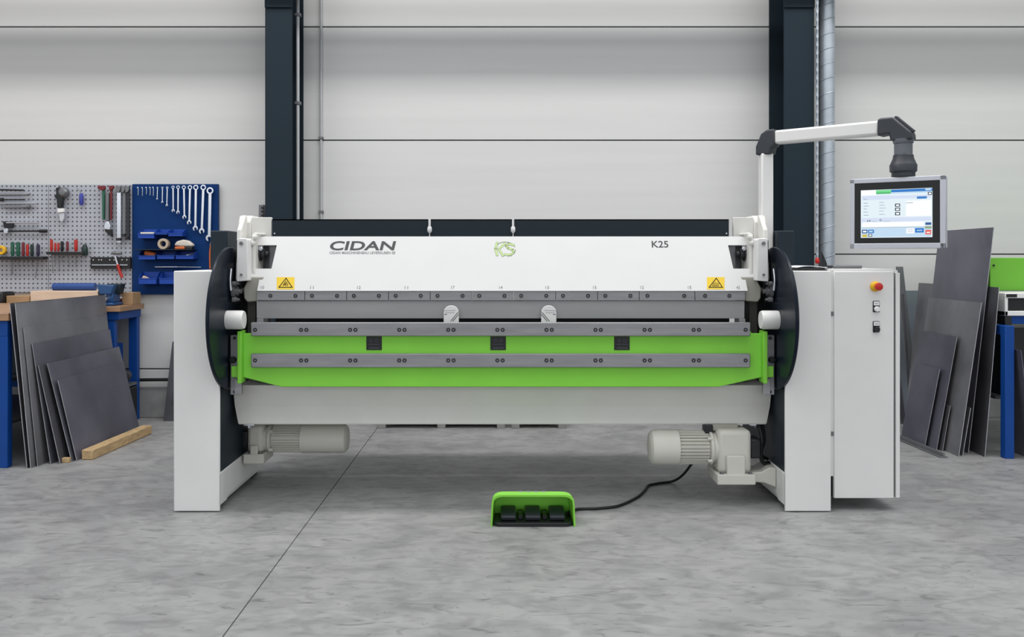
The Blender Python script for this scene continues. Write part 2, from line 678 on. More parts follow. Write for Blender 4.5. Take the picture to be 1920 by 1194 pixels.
IN, OUT = 1.395, 1.622
for s in (-1, 1):
    b = B()
    x0, x1 = mx(s, IN + 0.014, OUT)
    # body with plinth: profile in depth/height
    b.box(x0, x1, 0.004, 0.84, 0.025, 1.19)
    xa, xb = mx(s, IN, OUT)
    b.box(xa, xb, 0.0, 0.014, 0.004, 1.19)
    xa, xb = mx(s, IN, IN + 0.02)
    b.prism([(xa, 0.002, 0.03), (xa, 0.12, 0.03), (xa, 0.14, 0.05), (xa, 0.84, 0.05), (xa, 0.84, 0.20), (xa, 0.002, 0.19)], (xb - xa, 0, 0))
    fr = b.build('side_frame', 'white', FM, bev=0.004)
    b = B()
    xa, xb = mx(s, IN + 0.006, IN + 0.016)
    b.box(xa, xb, 0.016, 0.82, 0.19, 1.16)
    part_label(b.build('inner_panel', 'navy', fr), 'dark blue inner panel')
    for yy in (0.06, 0.74):
        b = B()
        xa, xb = mx(s, IN + 0.03, OUT - 0.02)
        b.box(xa, xb, yy - 0.04, yy + 0.06, 0.0, 0.03)
        b.build('foot', 'darksteel', fr)
    if s < 0:
        b = B()
        b.box(-OUT - 0.022, -OUT - 0.001, 0.06, 0.6, 0.17, 1.185)
        b.build('outer_cover', 'white', fr, bev=0.003)

    # big side disc
    b = B()
    yc, zc, R = 0.13, 0.95, 0.36
    xa = s * 1.374
    prof = [(R - 0.004, 0.0), (R, 0.004), (R, 0.014), (R - 0.004, 0.018)]
    b.lathe((xa, yc, zc), (s, 0, 0), prof, 96)
    disc = part_label(b.build('side_disc', 'discnavy', FM), 'dark blue round side disc')
    b = B()
    b.lathe((s * 1.376, 0.05, 0.945), (-s, 0, 0), [(0.046, 0), (0.047, 0.004), (0.047, 0.078), (0.043, 0.088), (0.0, 0.0885)], 40)
    part_label(b.build('hub', 'white', disc), 'pale grey pivot hub')

    # dark housing on top of the frame
    b = B()
    xa, xb = mx(s, 1.466, 1.557)
    b.box(xa, xb, 0.36, 0.56, 1.188, 1.40)
    b.build('drive_housing', 'navy', FM, bev=0.006)

    # lifting arm castings
    b = B()
    xa, xb = mx(s, 1.322, 1.392)
    b.prism([(xa, 0.30, 1.08), (xa, 0.46, 1.08), (xa, 0.46, 1.478), (xa, 0.33, 1.478), (xa, 0.30, 1.44)], (xb - xa, 0, 0))
    arm = b.build('lift_arm', 'cream', FM, bev=0.006)
    b = B()
    xa, xb = mx(s, 1.345, 1.368)
    b.prism([(xa, 0.17, 1.14), (xa, 0.31, 1.14), (xa, 0.31, 1.478), (xa, 0.285, 1.478), (xa, 0.20, 1.40)], (xb - xa, 0, 0))
    b.build('rib', 'cream', arm, bev=0.004)
    b = B()
    x2, x1_ = s * 1.278, s * 1.334
    b.prism([(x2, 0.07, 1.14), (x1_, 0.07, 1.135), (s * 1.330, 0.07, 1.345), (s * 1.322, 0.07, 1.353), (s * 1.286, 0.07, 1.353), (x2, 0.07, 1.345)], (0, 0.20, 0))
    b.build('front_plate', 'panelwhite', arm, bev=0.004)
    for (zz_, rr) in ((1.327, 0.009), (1.17, 0.006)):
        b = B()
        b.cyl((s * 1.308, 0.071, zz_), (s * 1.308, 0.062, zz_), rr, seg=14)
        b.build('bolt', 'greysteel', arm)
    b = B()
    b.prism([(s * 1.25, 0.15, 1.15), (s * 1.279, 0.15, 1.10), (s * 1.279, 0.15, 1.372), (s * 1.262, 0.15, 1.385), (s * 1.245, 0.15, 1.38), (s * 1.260, 0.15, 1.345), (s * 1.260, 0.15, 1.19)], (0, 0.16, 0))
    b.build('web_casting', 'cream', arm, bev=0.006)
    for (px_, pz) in ((1.262, 1.36), (1.272, 1.33)):
        b = B()
        b.lathe((s * px_, 0.152, pz), (0, -1, 0), [(0.014, 0), (0.013, 0.012), (0.006, 0.018), (0, 0.019)], 16)
        b.build('bolt', 'cream', arm)
    b = B()
    b.prism([(s * 1.212, 0.14, 1.158), (s * 1.288, 0.14, 1.158), (s * 1.318, 0.14, 1.10), (s * 1.315, 0.14, 1.05), (s * 1.30, 0.14, 1.03), (s * 1.236, 0.14, 1.035), (s * 1.23, 0.14, 1.10)], (0, 0.25, 0))
    b.build('lower_casting', 'beige', arm, bev=0.006)
    # dark guide bar beside the arm
    b = B()
    xa, xb = mx(s, 1.338, 1.366)
    b.box(xa, xb, 0.18, 0.30, 1.10, 1.345)
    gb = b.build('guide_bar', 'darksteel', FM, bev=0.003)
    b = B()
    b.tube([(s * 1.362, 0.08, 1.20), (s * 1.364, 0.07, 1.14), (s * 1.358, 0.06, 1.09)], 0.006, seg=8)
    b.build('hose', 'chrome', gb)
    # linkage below
    b = B()
    b.lathe((s * 1.366, 0.12, 1.085), (-s, 0, 0), [(0.034, 0), (0.034, 0.014), (0.022, 0.016), (0.022, 0.03), (0.012, 0.032), (0.012, 0.045), (0.0, 0.046)], 24)
    lk = b.build('linkage_pin', 'greysteel', FM)
    b = B()
    b.prism([(s * 1.345, 0.14, 1.03), (s * 1.345, 0.2, 1.03), (s * 1.345, 0.2, 1.13), (s * 1.345, 0.14, 1.13)], (s * 0.02, 0, 0))
    b.build('link', 'darksteel', lk, bev=0.002)
    for (yy, zz_) in ((0.10, 1.045), (0.10, 1.125)):
        b = B()
        b.lathe((s * 1.362, yy, zz_), (-s, 0, 0), [(0.013, 0), (0.013, 0.02), (0.006, 0.024), (0.006, 0.036)], 6)
        b.build('bolt', 'greysteel', lk)
    # rear grey plate behind the hub
    b = B()
    xa, xb = mx(s, 1.265, 1.392)
    b.box(xa, xb, 0.42, 0.44, 0.60, 1.075)
    b.build('rear_plate', 'beige', FM)
    b = B()
    xa, xb = mx(s, 1.252, 1.30)
    b.box(xa, xb, 0.30, 0.42, 0.62, 1.02)
    b.build('dark_gap_block', 'black', FM)  # black box in place of the dark gap beside the rear plate
    # knob and shaft seen through the window of the white panel
    b = B()
    b.lathe((s * 1.262, 0.24, 1.275), (-s, 0, 0), [(0.036, 0), (0.036, 0.010), (0.026, 0.014), (0.026, 0.03), (0.015, 0.034), (0.012, 0.046), (0, 0.047)], 24)
    sk = b.build('window_shaft', 'darksteel', FM)
    b = B()
    b.lathe((s * 1.25, 0.225, 1.302), (0, -1, 0), [(0.013, 0), (0.013, 0.014), (0.007, 0.015), (0.007, 0.022)], 6)
    b.build('nut', 'chrome', sk)
    # white plate beside the dark guard
    b = B()
    xa, xb = mx(s, 1.216, 1.322)
    b.box(xa, xb, 0.30, 0.33, 1.34, 1.468)
    b.build('end_plate', 'cream', FM, bev=0.003)

# clamping beam -----------------------------------------------------
PZ0, PZ1, PY0, PY1 = 1.088, 1.366, 0.12, 0.22
PUP = Vector((0, PY1 - PY0, PZ1 - PZ0)).normalized()
PN = Vector((1, 0, 0)).cross(PUP)


def pan(px, py, lift=0.0):
    t = (FPX * (CAM_H - PZ0) - (py - VY) * (PY0 + CAM_D)) / ((py - VY) * (PY1 - PY0) + FPX * (PZ1 - PZ0))
    Y = PY0 + t * (PY1 - PY0)
    return Vector((X(px, Y), Y, PZ0 + t * (PZ1 - PZ0))) + PN * lift


half = [(482, 545), (487, 520), (471, 520), (471, 503.5), (509, 503.5), (519, 459.5), (471, 459.5), (474, 446), (497, 443.2)]
outl = half + [(2 * VX - a, c) for a, c in reversed(half)]
b = B()
b.prism([pan(a, c) for a, c in outl], -PN * 0.006)
CB = b.build('clamping_beam', 'panelwhite', FM)
b = B()
b.box(-1.215, 1.215, 0.26, 0.62, 1.10, 1.355)
b.box(-1.32, 1.32, 0.34, 0.60, 1.13, 1.34)
b.build('beam_core', 'greysteel', FM)
b = B()
b.box(-1.212, 1.192, 0.30, 0.306, 1.36, Z(411, 0.3))
b.box(-1.212, 1.192, 0.30, 0.36, Z(411, 0.3) - 0.006, Z(411, 0.3))
bgd = part_label(b.build('back_guard', 'navy', FM), 'dark blue grey guard strip along the top')
for px_ in (805.5, 962.0):
    b = B()
    x_ = X(px_, 0.29)
    b.box(x_ - 0.0055, x_ + 0.0055, 0.282, 0.299, Z(426, .29), Z(409, .29))
    b.lathe((x_, 0.29, Z(437, .29)), (0, 0, 1), [(0.005, 0), (0.012, 0.01), (0.012, 0.026), (0.008, 0.036)], 12)
    b.box(x_ - 0.002, x_ + 0.002, 0.288, 0.294, 1.366, Z(436, .29))
    part_label(b.build('white_clip', 'labelwhite', bgd), 'white clip')
for px_ in (515, 1362):
    b = B()
    b.cyl((X(px_, .3), 0.3005, Z(437.5, .3)), (X(px_, .3), 0.297, Z(437.5, .3)), 0.004, seg=10)
    b.build('screw', 'chrome', bgd)

# lettering on the beam
def ptext(name, s, x0, x1, y0, y1, m, **k):
    c = (pan(x0, y0) + pan(x1, y1)) / 2 + PN * 0.0002
    H = (pan(x0, y0) - pan(x0, y1)).length
    W = (pan(x1, (y0 + y1) / 2) - pan(x0, (y0 + y1) / 2)).length
    return text_mesh(name, s, c, (1, 0, 0), PUP, W, H, m, CB, **k)


ptext('lettering', 'CIDAN', 619, 742.5, 452, 469.2, 'ink', shear=0.12, bold=0.022)
ptext('small_lettering', 'CIDAN MASCHINENBAU LEVERKUSEN SE', 618, 741, 471.3, 476, 'inkpale', bold=0.01)
ptext('lettering', 'K25', 1222, 1253, 451.5, 464, 'ink', bold=0.010)
for px_, s_ in ((492, '10'), (585, '11'), (673, '12'), (762, '11'), (849, '17'), (939, '14'), (1026, '13'), (1115, '15'), (1204, '12'), (1293, '15'), (1384, '42')):
    ptext('scale_mark', s_, px_ - 3.2, px_ + 3.2, 536, 541.5, 'inkpale')


def stroke(name, pts, w, m, lift, parent=CB, closed=False):
    """flat printed line on the panel through pixel points"""
    bb = B()
    P = [pan(a, c, lift) for a, c in pts]
    if closed:
        P = P + [P[0]]
    for p, q in zip(P, P[1:]):
        d = (q - p)
        L = d.length
        d.normalize()
        e = PN.cross(d)
        bb.obox((p + q) / 2 + PN * 0.0003, d, e, PN, L / 2 + w * 0.45, w / 2, 0.0003)
    return bb.build(name, m, parent)


# round green KS emblem, drawn as outlined letters
def emblem(pts, m1, m2, nm):
    stroke(nm, pts, 0.0125, m2, 0.0002)
    stroke(nm, pts, 0.0085, m1, 0.0008)


kx, ky = 947, 467
emblem([(932, 455), (929, 466), (932, 478)], 'logogreen', 'logoedge', 'emblem_letter_k')
emblem([(946, 457), (935, 467), (943, 479)], 'logogreen', 'logoedge', 'emblem_letter_k')
emblem([(963, 459), (953, 457.5), (949, 461), (953, 465), (961, 468), (963, 473), (958, 477.5), (947, 477)], 'logogreen', 'logoedge', 'emblem_letter_s')
arc = [(947 + 19 * math.cos(a), 467 - 13.5 * math.sin(a)) for a in [math.radians(x) for x in range(18, 160, 10)]]
stroke('emblem_arc', arc, 0.004, 'logoedge', 0.0002)
arc = [(947 + 19.5 * math.cos(a), 467 - 13.8 * math.sin(a)) for a in [math.radians(x) for x in range(-75, 0, 10)]]
stroke('emblem_arc', arc, 0.004, 'logoedge', 0.0002)


def warning(px, kind):
    bb = B()
    x0, x1, y0, y1 = px - 16.5, px + 16.5, 519.5, 542.5
    bb.prism([pan(x0, y1, 0.0002), pan(x1, y1, 0.0002), pan(x1, y0, 0.0002), pan(x0, y0, 0.0002)], PN * 0.0008)
    sg = part_label(bb.build('warning_sign', 'signyellow', CB), 'yellow warning sign with black triangle, ' + ('left' if kind == 0 else 'right') + ' end of the beam')
    return sg


for px_, kd in ((535.5, 0), (1342, 1)):
    warning(px_, kd)
    stroke('warning_triangle', [(px_ - 12.5, 538.6), (px_ + 1, 521.5), (px_ + 12.5, 538.6)], 0.0042, 'inkblack', 0.0012, closed=True)
    if kd == 0:
        for pts in ([(px_ - 4.5, 535), (px_ + 0.5, 527)], [(px_ - 0.5, 535.5), (px_ + 2.5, 529)], [(px_ - 4, 534.5), (px_ + 2, 531)], [(px_ + 3, 535.5), (px_ + 4.6, 532)]):
            stroke('warning_pictogram', pts, 0.0035, 'inkblack', 0.0012)
    else:
        for k in range(4):
            stroke('warning_pictogram', [(px_ - 6 + k * 3.2, 535.5), (px_ - 3.6 + k * 3.0, 529.5 + 0.6 * abs(k - 1))], 0.0026, 'inkblack', 0.0012)
        stroke('warning_pictogram', [(px_ - 6, 536), (px_ + 6, 536)], 0.002, 'inkblack', 0.0012)


def socket_screw(parent, x, y, z, r=0.0105):
    bb = B()
    bb.ring((x, y - 0.0008, z), (0, 1, 0), r * 0.46, r, 0.005, 18)
    o = part_label(bb.build('screw', 'black', parent), 'black socket screw')
    return o


# upper tool segments
ZT0, ZT1 = Z(562.5, 0.12), Z(546, 0.12)
b = B()
b.box(X(480.5, 0.112), X(1400, 0.112), 0.112, 0.16, ZT1 - 0.0005, PZ0 - 0.002)
b.build('tool_clamp_bar', 'steel', FM, bev=0.001)
edges = [481] + [571.5 + 78.4 * k for k in range(9)] + [1303, 1397.5]
screws = [(507, 554)] + [(585 + 78.45 * k, 632 + 78.45 * k) for k in range(7)] + [(1135, 1182), (1214, 1283), (1322, 1367.5)]
for (a, c), sc in zip(zip(edges, edges[1:]), screws):
    b = B()
    b.box(X(a, 0.118) + 0.0012, X(c, 0.118) - 0.0012, 0.118, 0.16, ZT0 - 0.001, ZT1 - 0.001)
    sg = b.build('tool_segment', 'steel', FM, bev=0.001)
    for p in sc:
        socket_screw(sg, X(p, 0.118), 0.118, Z(554.5, 0.118), 0.0098)
b = B()
b.prism([(X(481, .128), 0.128, 1.036), (X(481, .128), 0.19, 1.036), (X(481, .128), 0.17, 0.947), (X(481, .128), 0.131, 0.947)], (X(1396, .128) - X(481, .128), 0, 0))
b.build('upper_blade', 'blade', FM, bev=0.001)
b = B()
b.box(X(494, .11), X(1386, .11), 0.10, 0.42, 0.62, 0.898)
b.build('lower_jaw', 'darksteel', FM, bev=0.002)

for a_, c_ in ((482, 494), (1386, 1397)):
    b = B()
    b.box(X(a_, .11), X(c_, .11), 0.105, 0.20, 0.88, 0.9465)
    b.build('end_block', 'steel', FM, bev=0.001)

# white gauge fingers standing in front of the blade
for cx_, flip in ((846, 1), (1029, -1)):
    b = B()
    Yf = 0.105
    w = 14.2
    pts = [(cx_ - w, 607), (cx_ + w, 607), (cx_ + w, 588), (cx_ + w - 1, 580), (cx_ + 9, 575), (cx_ + 3, 572.6), (cx_ - 3, 572.6), (cx_ - 9, 575), (cx_ - w + 1, 580), (cx_ - w, 588)]
    b.prism([(X(a, Yf), Yf, Z(c, Yf)) for a, c in pts], (0, 0.012, 0))
    fg = part_label(b.build('gauge_finger', 'panelwhite', FM, bev=0.002), 'white rounded tab with dark line drawing')
    lines = [((13, 585), (-1, 602)), ((14, 589), (3, 602)), ((-13, 590), (-8, 589)), ((-13, 582.5), (8, 582)), ((-12, 586.5), (6, 586))]
    for i, ((ax, ay), (ex, ey)) in enumerate(lines):
        bb = B()
        p, q = Vector((X(cx_ + flip * ax, Yf), Yf, Z(ay, Yf))), Vector((X(cx_ + flip * ex, Yf), Yf, Z(ey, Yf)))
        d = (q - p)
        L = d.length
        d.normalize()
        n_ = Vector((0, -1, 0))
        bb.obox((p + q) / 2 + n_ * 0.0003, d, n_.cross(d), n_, L / 2, 0.0018 if i < 3 else 0.0011, 0.0004)
        bb.build('printed_line', 'ink' if i < 3 else 'inkpale', fg)

# bending beam -------------------------------------------------------
gh = [(-1.304, 0.655), (-1.109, 0.605)]
poly = [(-1.304, 0.875), (-1.304, 0.655), (-1.109, 0.606), (1.085, 0.606), (1.304, 0.655), (1.304, 0.875), (1.25, 0.875), (1.25, 0.885), (-1.25, 0.885), (-1.25, 0.875)]
b = B()
b.prism([(x, 0.08, z) for x, z in poly], (0, 0.019, 0))
GB = part_label(b.build('bending_beam', 'green', FM, bev=0.004), 'apple green bending beam')
for s in (-1, 1):
    b = B()
    xa, xb = mx(s, 1.302, 1.322)
    b.box(xa, xb, 0.045, 0.13, 0.628, 0.888)
    b.build('end_rib', 'green', GB, bev=0.003)
    b = B()
    xa, xb = mx(s, 1.323, 1.368)
    b.box(xa, xb, 0.085, 0.115, 0.566, 0.866)
    br = b.build('end_bracket', 'steel', FM, bev=0.002)
    b = B()
    xa, xb = mx(s, 1.3225, 1.357)
    b.box(xa, xb, 0.062, 0.086, 0.657, 0.712)
    b.build('green_block', 'green', br, bev=0.003)
    b = B()
    b.lathe((s * 1.352, 0.086, 0.743), (0, -1, 0), [(0.017, 0), (0.017, 0.018), (0.014, 0.026), (0, 0.027)], 20)
    b.build('clamp_knob', 'black', br)
    b = B()
    b.prism([(s * 1.306, 0.075, 0.57), (s * 1.345, 0.075, 0.566), (s * 1.345, 0.075, 0.655), (s * 1.31, 0.075, 0.625)], (0, 0.02, 0))
    b.build('lower_lug', 'steel', br, bev=0.002)
    for z_ in (0.852, 0.582):
        b = B()
        b.lathe((s * 1.345, 0.085, z_), (0, -1, 0), [(0.008, 0), (0.008, 0.008), (0, 0.0085)], 12)
        b.build('bolt', 'darksteel', br)

for (ya, yb, zc_) in ((604.5, 630, 618.2), (663, 689, 675.5)):
    b = B()
    b.box(X(470.5, .05), X(1407, .05), 0.05, 0.08, Z(yb, .05), Z(ya, .05))
    rl = b.build('clamping_rail', 'steel', FM, bev=0.0035)
    for k in range(11):
        if k == 0:
            P = (478.3,)
        elif k == 10:
            P = (1398,)
        else:
            P = (569.5 + 92 * (k - 1) - 5, 569.5 + 92 * (k - 1) + 5)
        for p in P:
            socket_screw(rl, X(p, .05), 0.05, Z(zc_, .05), 0.0100)
for px_ in (701.5, 934, 1166):
    Yf = 0.08
    b = B()
    x0, x1, z0, z1 = X(px_ - 14.5, Yf), X(px_ + 14.5, Yf), Z(656, Yf), Z(630.5, Yf)
    b.box(x0, x1, 0.077, 0.0805, z0, z1)
    ins = part_label(b.build('black_inset', 'black', FM, bev=0.001), 'black inset with two bolt recesses')
    xm = (x0 + x1) / 2
    for q in (-1, 1):
        b = B()
        b.ring((xm + q * 0.0135, 0.0765, z1 - 0.021), (0, 1, 0), 0.004, 0.0095, 0.004, 16)
        b.build('bolt', 'charcoal', ins)
    for zq, hh in ((z1 - 0.040, 0.0035), (z0 + 0.010, 0.005)):
        b = B()
        b.box(xm - 0.027, xm + 0.027, 0.0735, 0.078, zq - hh, zq + hh)
        b.build('bar', 'charcoal', ins, bev=0.001)

# lower beam
b = B()
rows = [(1.36, 0.190, 0.60), (1.385, 0.196, 0.572), (1.385, 0.222, 0.487), (1.362, 0.203, 0.402), (1.358, 0.206, 0.396)]
fl = [b.bm.verts.new((-x, y, z)) for x, y, z in rows]
fr_ = [b.bm.verts.new((x, y, z)) for x, y, z in rows]
bl = [b.bm.verts.new((-x, 0.71, z)) for x, y, z in rows]
br_ = [b.bm.verts.new((x, 0.71, z)) for x, y, z in rows]
for k in range(4):
    b.bm.faces.new((fl[k], fl[k + 1], fr_[k + 1], fr_[k]))
    b.bm.faces.new((bl[k], br_[k], br_[k + 1], bl[k + 1]))
    b.bm.faces.new((fl[k], bl[k], bl[k + 1], fl[k + 1]))
    b.bm.faces.new((fr_[k], fr_[k + 1], br_[k + 1], br_[k]))
b.bm.faces.new((fl[0], fr_[0], br_[0], bl[0]))
b.bm.faces.new((fl[4], bl[4], br_[4], fr_[4]))
LB = b.build('lower_beam', 'cream', FM, ang=4)
for s in (-1, 1):
    b = B()
    xa, xb = mx(s, 1.29, 1.345)
    b.box(xa, xb, 0.24, 0.30, 0.382, 0.397)
    b.lathe((s * 1.32, 0.26, 0.382), (0, 0, -1), [(0.011, 0), (0.011, 0.014), (0, 0.015)], 6)
    b.build('mount_bolt', 'chrome', LB)


b = B()  # unseen dark table, added to block light from the floor below
b.box(-1.30, 1.30, 0.72, 1.15, 0.84, 0.93)
b.box(-1.30, 1.30, 0.72, 1.15, 0.60, 0.63)
b.box(-1.30, 1.30, 1.13, 1.15, 0.62, 0.85)
part_label(b.build('shade_table', 'darksteel', FM, bev=0.004), 'unseen rear table added to darken the floor under the machine')

# gear motors ---------------------------------------------------------
def gear_motor(s, Y, zc, xcov, xfin, xgb, xend, rc, base):
    """s: +1 the gearbox points to +x"""
    root = None
    b = B()
    L = abs(xfin - xcov)
    b.lathe((xfin, Y, zc), (-s, 0, 0), [(rc, 0), (rc, L - 0.04), (rc * 0.95, L - 0.015), (rc * 0.8, L - 0.004), (rc * 0.55, L), (0, L)], 40)
    root = b.build('gear_motor', 'motor', FM)
    b = B()
    b.cyl((xfin, Y, zc), (xgb, Y, zc), rc * 0.80, seg=32)
    n = 30
    for i in range(n):
        a = 2 * PI * i / n
        d = Vector((0, math.cos(a), math.sin(a)))
        t = Vector((0, -math.sin(a), math.cos(a)))
        b.obox(Vector(((xfin + xgb) / 2, Y, zc)) + d * rc * 0.87, (1, 0, 0), d, t, abs(xgb - xfin) / 2 - 0.002, rc * 0.1, rc * 0.032)
    b.build('cooling_fins', 'motor', root)
    b = B()
    W = abs(xend - xgb)
    b.lathe((xgb, Y, zc), (s, 0, 0), [(rc * 0.62, -0.03), (rc * 0.75, 0.0), (rc * 0.98, 0.008), (rc * 0.98, 0.02), (rc * 0.85, 0.028), (rc * 0.85, 0.05)], 32)
    b.build('motor_flange', 'motor', root)
    b = B()
    zt = zc + rc * 1.12
    x0, x1 = sorted((xgb + s * 0.04, xend))
    b.box(x0, x1, Y - rc * 0.95, Y + rc * 0.95, base + 0.05, zt)
    b.build('gearbox', 'motor', root, bev=0.022)
    b = B()
    xq0, xq1 = x0 + W * 0.18, x1 - W * 0.18
    b.prism([(xq0, Y - rc * 0.98, base + 0.045), (xq1, Y - rc * 0.98, base + 0.045), (xq1, Y - rc * 0.98, zc - rc * 0.25), (xq0, Y - rc * 0.98, zc - rc * 0.25)], (0, -0.02, 0))
    b.build('gearbox_rib', 'motor', root, bev=0.006)
    b = B()
    b.box(x0 - 0.012, x1 + 0.012, Y - rc * 1.3, Y + rc * 1.3, base, base + 0.052)
    b.build('base_plate', 'motor', root, bev=0.005)
    for q in (0.08, 0.92):
        b = B()
        b.lathe((x0 + (x1 - x0) * q, Y - rc * 1.12, base + 0.05), (0, 0, 1), [(0.011, 0), (0.011, 0.012), (0, 0.014)], 6)
        b.build('bolt', 'greysteel', root)
    for q in (-0.62, 0.62):
        b = B()
        b.lathe((xgb + s * 0.012, Y - rc * 0.78, zc + rc * q), (-s, 0, 0), [(0.009, 0), (0.009, 0.022), (0, 0.024)], 6)
        b.build('bolt', 'motor', root)
    b = B()
    b.box(min(xend, xend + s * 0.06), max(xend, xend + s * 0.06), Y - 0.05, Y + 0.05, zc - 0.05, zc + 0.05)
    b.build('coupling', 'black', root, bev=0.01)
    return root


g1 = gear_motor(-1, 0.47, 0.272, -0.838, -1.09, -1.245, -1.372, 0.079, 0.155)
part_label(g1, 'grey beige gear motor hanging under the left end')
g2 = gear_motor(1, 0.20, 0.280, 0.753, 0.902, 1.053, 1.262, 0.090, 0.113)
part_label(g2, 'grey beige gear motor hanging under the right end')
for s, Yc, xx, z0 in ((-1, 0.47, 1.30, 0.36), (1, 0.20, 1.15, 0.378)):
    b = B()
    b.box(min(s * (xx - 0.07), s * (xx + 0.06)), max(s * (xx - 0.07), s * (xx + 0.06)), Yc - 0.02, Yc + 0.06, z0 - 0.01, 0.40)
    b.build('motor_hanger', 'beige', g1 if s < 0 else g2, bev=0.004)
b = B()
b.box(1.035, 1.078, 0.17, 0.23, 0.352, 0.397)
b.build('terminal_box', 'black', g2, bev=0.005)
b = B()
b.prism([(1.262, 0.14, 0.113), (1.33, 0.14, 0.110), (1.394, 0.14, 0.085), (1.394, 0.14, 0.185), (1.36, 0.14, 0.188), (1.32, 0.14, 0.165), (1.262, 0.14, 0.162)], (0, 0.16, 0))
b.build('motor_bracket', 'motor', g2, bev=0.006)
b = B()
b.prism([(-1.33, 0.42, 0.155), (-1.394, 0.42, 0.125), (-1.394, 0.42, 0.205), (-1.33, 0.42, 0.205)], (0, 0.12, 0))
b.build('motor_bracket', 'motor', g1, bev=0.006)
b = B()
b.tube([(1.33, 0.24, 0.40), (1.338, 0.20, 0.32), (1.325, 0.18, 0.25), (1.345, 0.2, 0.20), (1.385, 0.24, 0.19)], 0.011)
b.build('motor_cable', 'rubber', g2)
b = B()
b.tube([(1.365, 0.3, 0.40), (1.372, 0.28, 0.30), (1.35, 0.27, 0.23), (1.39, 0.28, 0.2)], 0.009)
b.build('motor_cable', 'rubber', g2)

# control cabinet ------------------------------------------------------
b = B()
b.box(1.652, 1.976, 0.058, 0.52, 0.062, 1.192)
b.box(1.6225, 1.6525, 0.038, 0.50, 0.168, 1.183)
b.box(1.956, 1.976, 0.032, 0.06, 0.062, 1.180)
b.box(1.640, 1.950, 0.04, 0.52, 1.185, 1.199)
CC = part_label(b.build('control_cabinet', 'white', FM, bev=0.002), 'white electrical control cabinet')
b = B()
b.box(1.645, 1.955, 0.052, 0.0585, 0.065, 1.184)
b.build('door_gap_shade', 'black', CC)  # black sheet standing in for the shade in the door gap
b = B()
b.box(1.648, 1.945, 0.03, 0.052, 0.0605, 1.187)
b.build('cabinet_door', 'white', CC, bev=0.003)
for py_ in (588, 813):
    b = B()
    b.box(1.6265, 1.6465, 0.033, 0.039, Z(py_ + 4, .035), Z(py_ - 4, .035))
    b.build('hinge', 'greysteel', CC, bev=0.002)
b = B()
b.box(1.6235, 1.65, 0.06, 0.45, 0.065, 0.168)
b.build('dark_gap_filler', 'black', CC)  # black block paints the dark gap between frame and cabinet
ex, ez = X(1641, .03), Z(537, .03)
b = B()
b.lathe((ex, 0.0305, ez), (0, -1, 0), [(0.026, 0), (0.026, 0.004), (0.022, 0.012), (0.016, 0.016)], 32)
es = part_label(b.build('emergency_stop_collar', 'yellow', CC), 'yellow emergency stop collar')
b = B()
b.lathe((ex + 0.003, 0.015, ez), (0, -1, 0), [(0.012, 0), (0.012, 0.012), (0.0185, 0.016), (0.0195, 0.026), (0.016, 0.033), (0, 0.036)], 32)
part_label(b.build('emergency_stop_button', 'redbtn', CC), 'red emergency stop mushroom button')
for py_, m_, bb_ in ((574.5, 'labelwhite', 'white'), (612.5, 'black', 'black')):
    xc_, zc_ = X(1642.5, .03), Z(py_, .03)
    b = B()
    b.box(xc_ - 0.0165, xc_ + 0.0165, 0.024, 0.0305, zc_ - 0.028, zc_ + 0.028)
    part_label(b.build('button_plate', 'black', CC, bev=0.003), 'black button plate')
    b = B()
    b.box(xc_ - 0.0135, xc_ + 0.0135, 0.0228, 0.0245, zc_ + 0.006, zc_ + 0.025)
    b.build('legend_plate', 'labelwhite', CC)
    b = B()
    b.box(xc_ - 0.008, xc_ + 0.008, 0.0222, 0.0229, zc_ + 0.0135, zc_ + 0.0165)
    b.build('legend_print', 'inkpale', CC)
    b = B()
    b.lathe((xc_ + 0.001, 0.0245, zc_ - 0.012), (0, -1, 0), [(0.0135, 0), (0.0135, 0.010), (0.0115, 0.016), (0, 0.0165)], 28)
    part_label(b.build('push_button', m_, CC), bb_ + ' push button')

# support post, swing arm and control panel ------------------------------
AX, AY = 1.4295, 0.45
AD = Vector((0.765, -0.643, 0)).normalized()
AP = Vector((0, 0, 1)).cross(AD)


def ap(t, z, off=0.0):
    return Vector((AX, AY, 0)) + AD * t + Vector((0, 0, z)) + AP * off


b = B()
b.box(1.397, 1.462, AY - 0.035, AY + 0.035, 1.185, 1.82)
b.build('support_post', 'white', FM, bev=0.008)
b = B()
pts = [(-0.042, 1.812), (-0.042, 1.858), (-0.012, 1.925), (0.02, 1.945), (0.065, 1.945), (0.065, 1.86), (0.045, 1.845), (0.04, 1.812)]
b.prism([ap(t, z, -0.04) for t, z in pts], AP * 0.08)
b.build('arm_elbow', 'charcoal', FM, bev=0.008)
b = B()
b.prism([ap(0.06, z, o) for o, z in ((-0.034, 1.866), (-0.034, 1.938), (0.034, 1.938), (0.034, 1.866))], AD * 0.545)
b.build('swing_arm', 'white', FM, bev=0.012)
b = B()
pts = [(0.60, 1.860), (0.60, 1.942), (0.615, 1.948), (0.675, 1.948), (0.758, 1.868), (0.762, 1.83), (0.662, 1.83), (0.655, 1.865), (0.635, 1.865)]
b.prism([ap(t, z, -0.043) for t, z in pts], AP * 0.086)
el = b.build('arm_elbow', 'charcoal', FM, bev=0.008)
b = B()
b.prism([ap(0.672, 1.955, -0.012), ap(0.685, 1.955, -0.012), ap(0.768, 1.876, -0.012), ap(0.758, 1.866, -0.012), ap(0.674, 1.945, -0.012)], AP * 0.024)
b.build('elbow_ridge', 'charcoal', el, bev=0.003)
nc = ap(0.712, 0)
b = B()
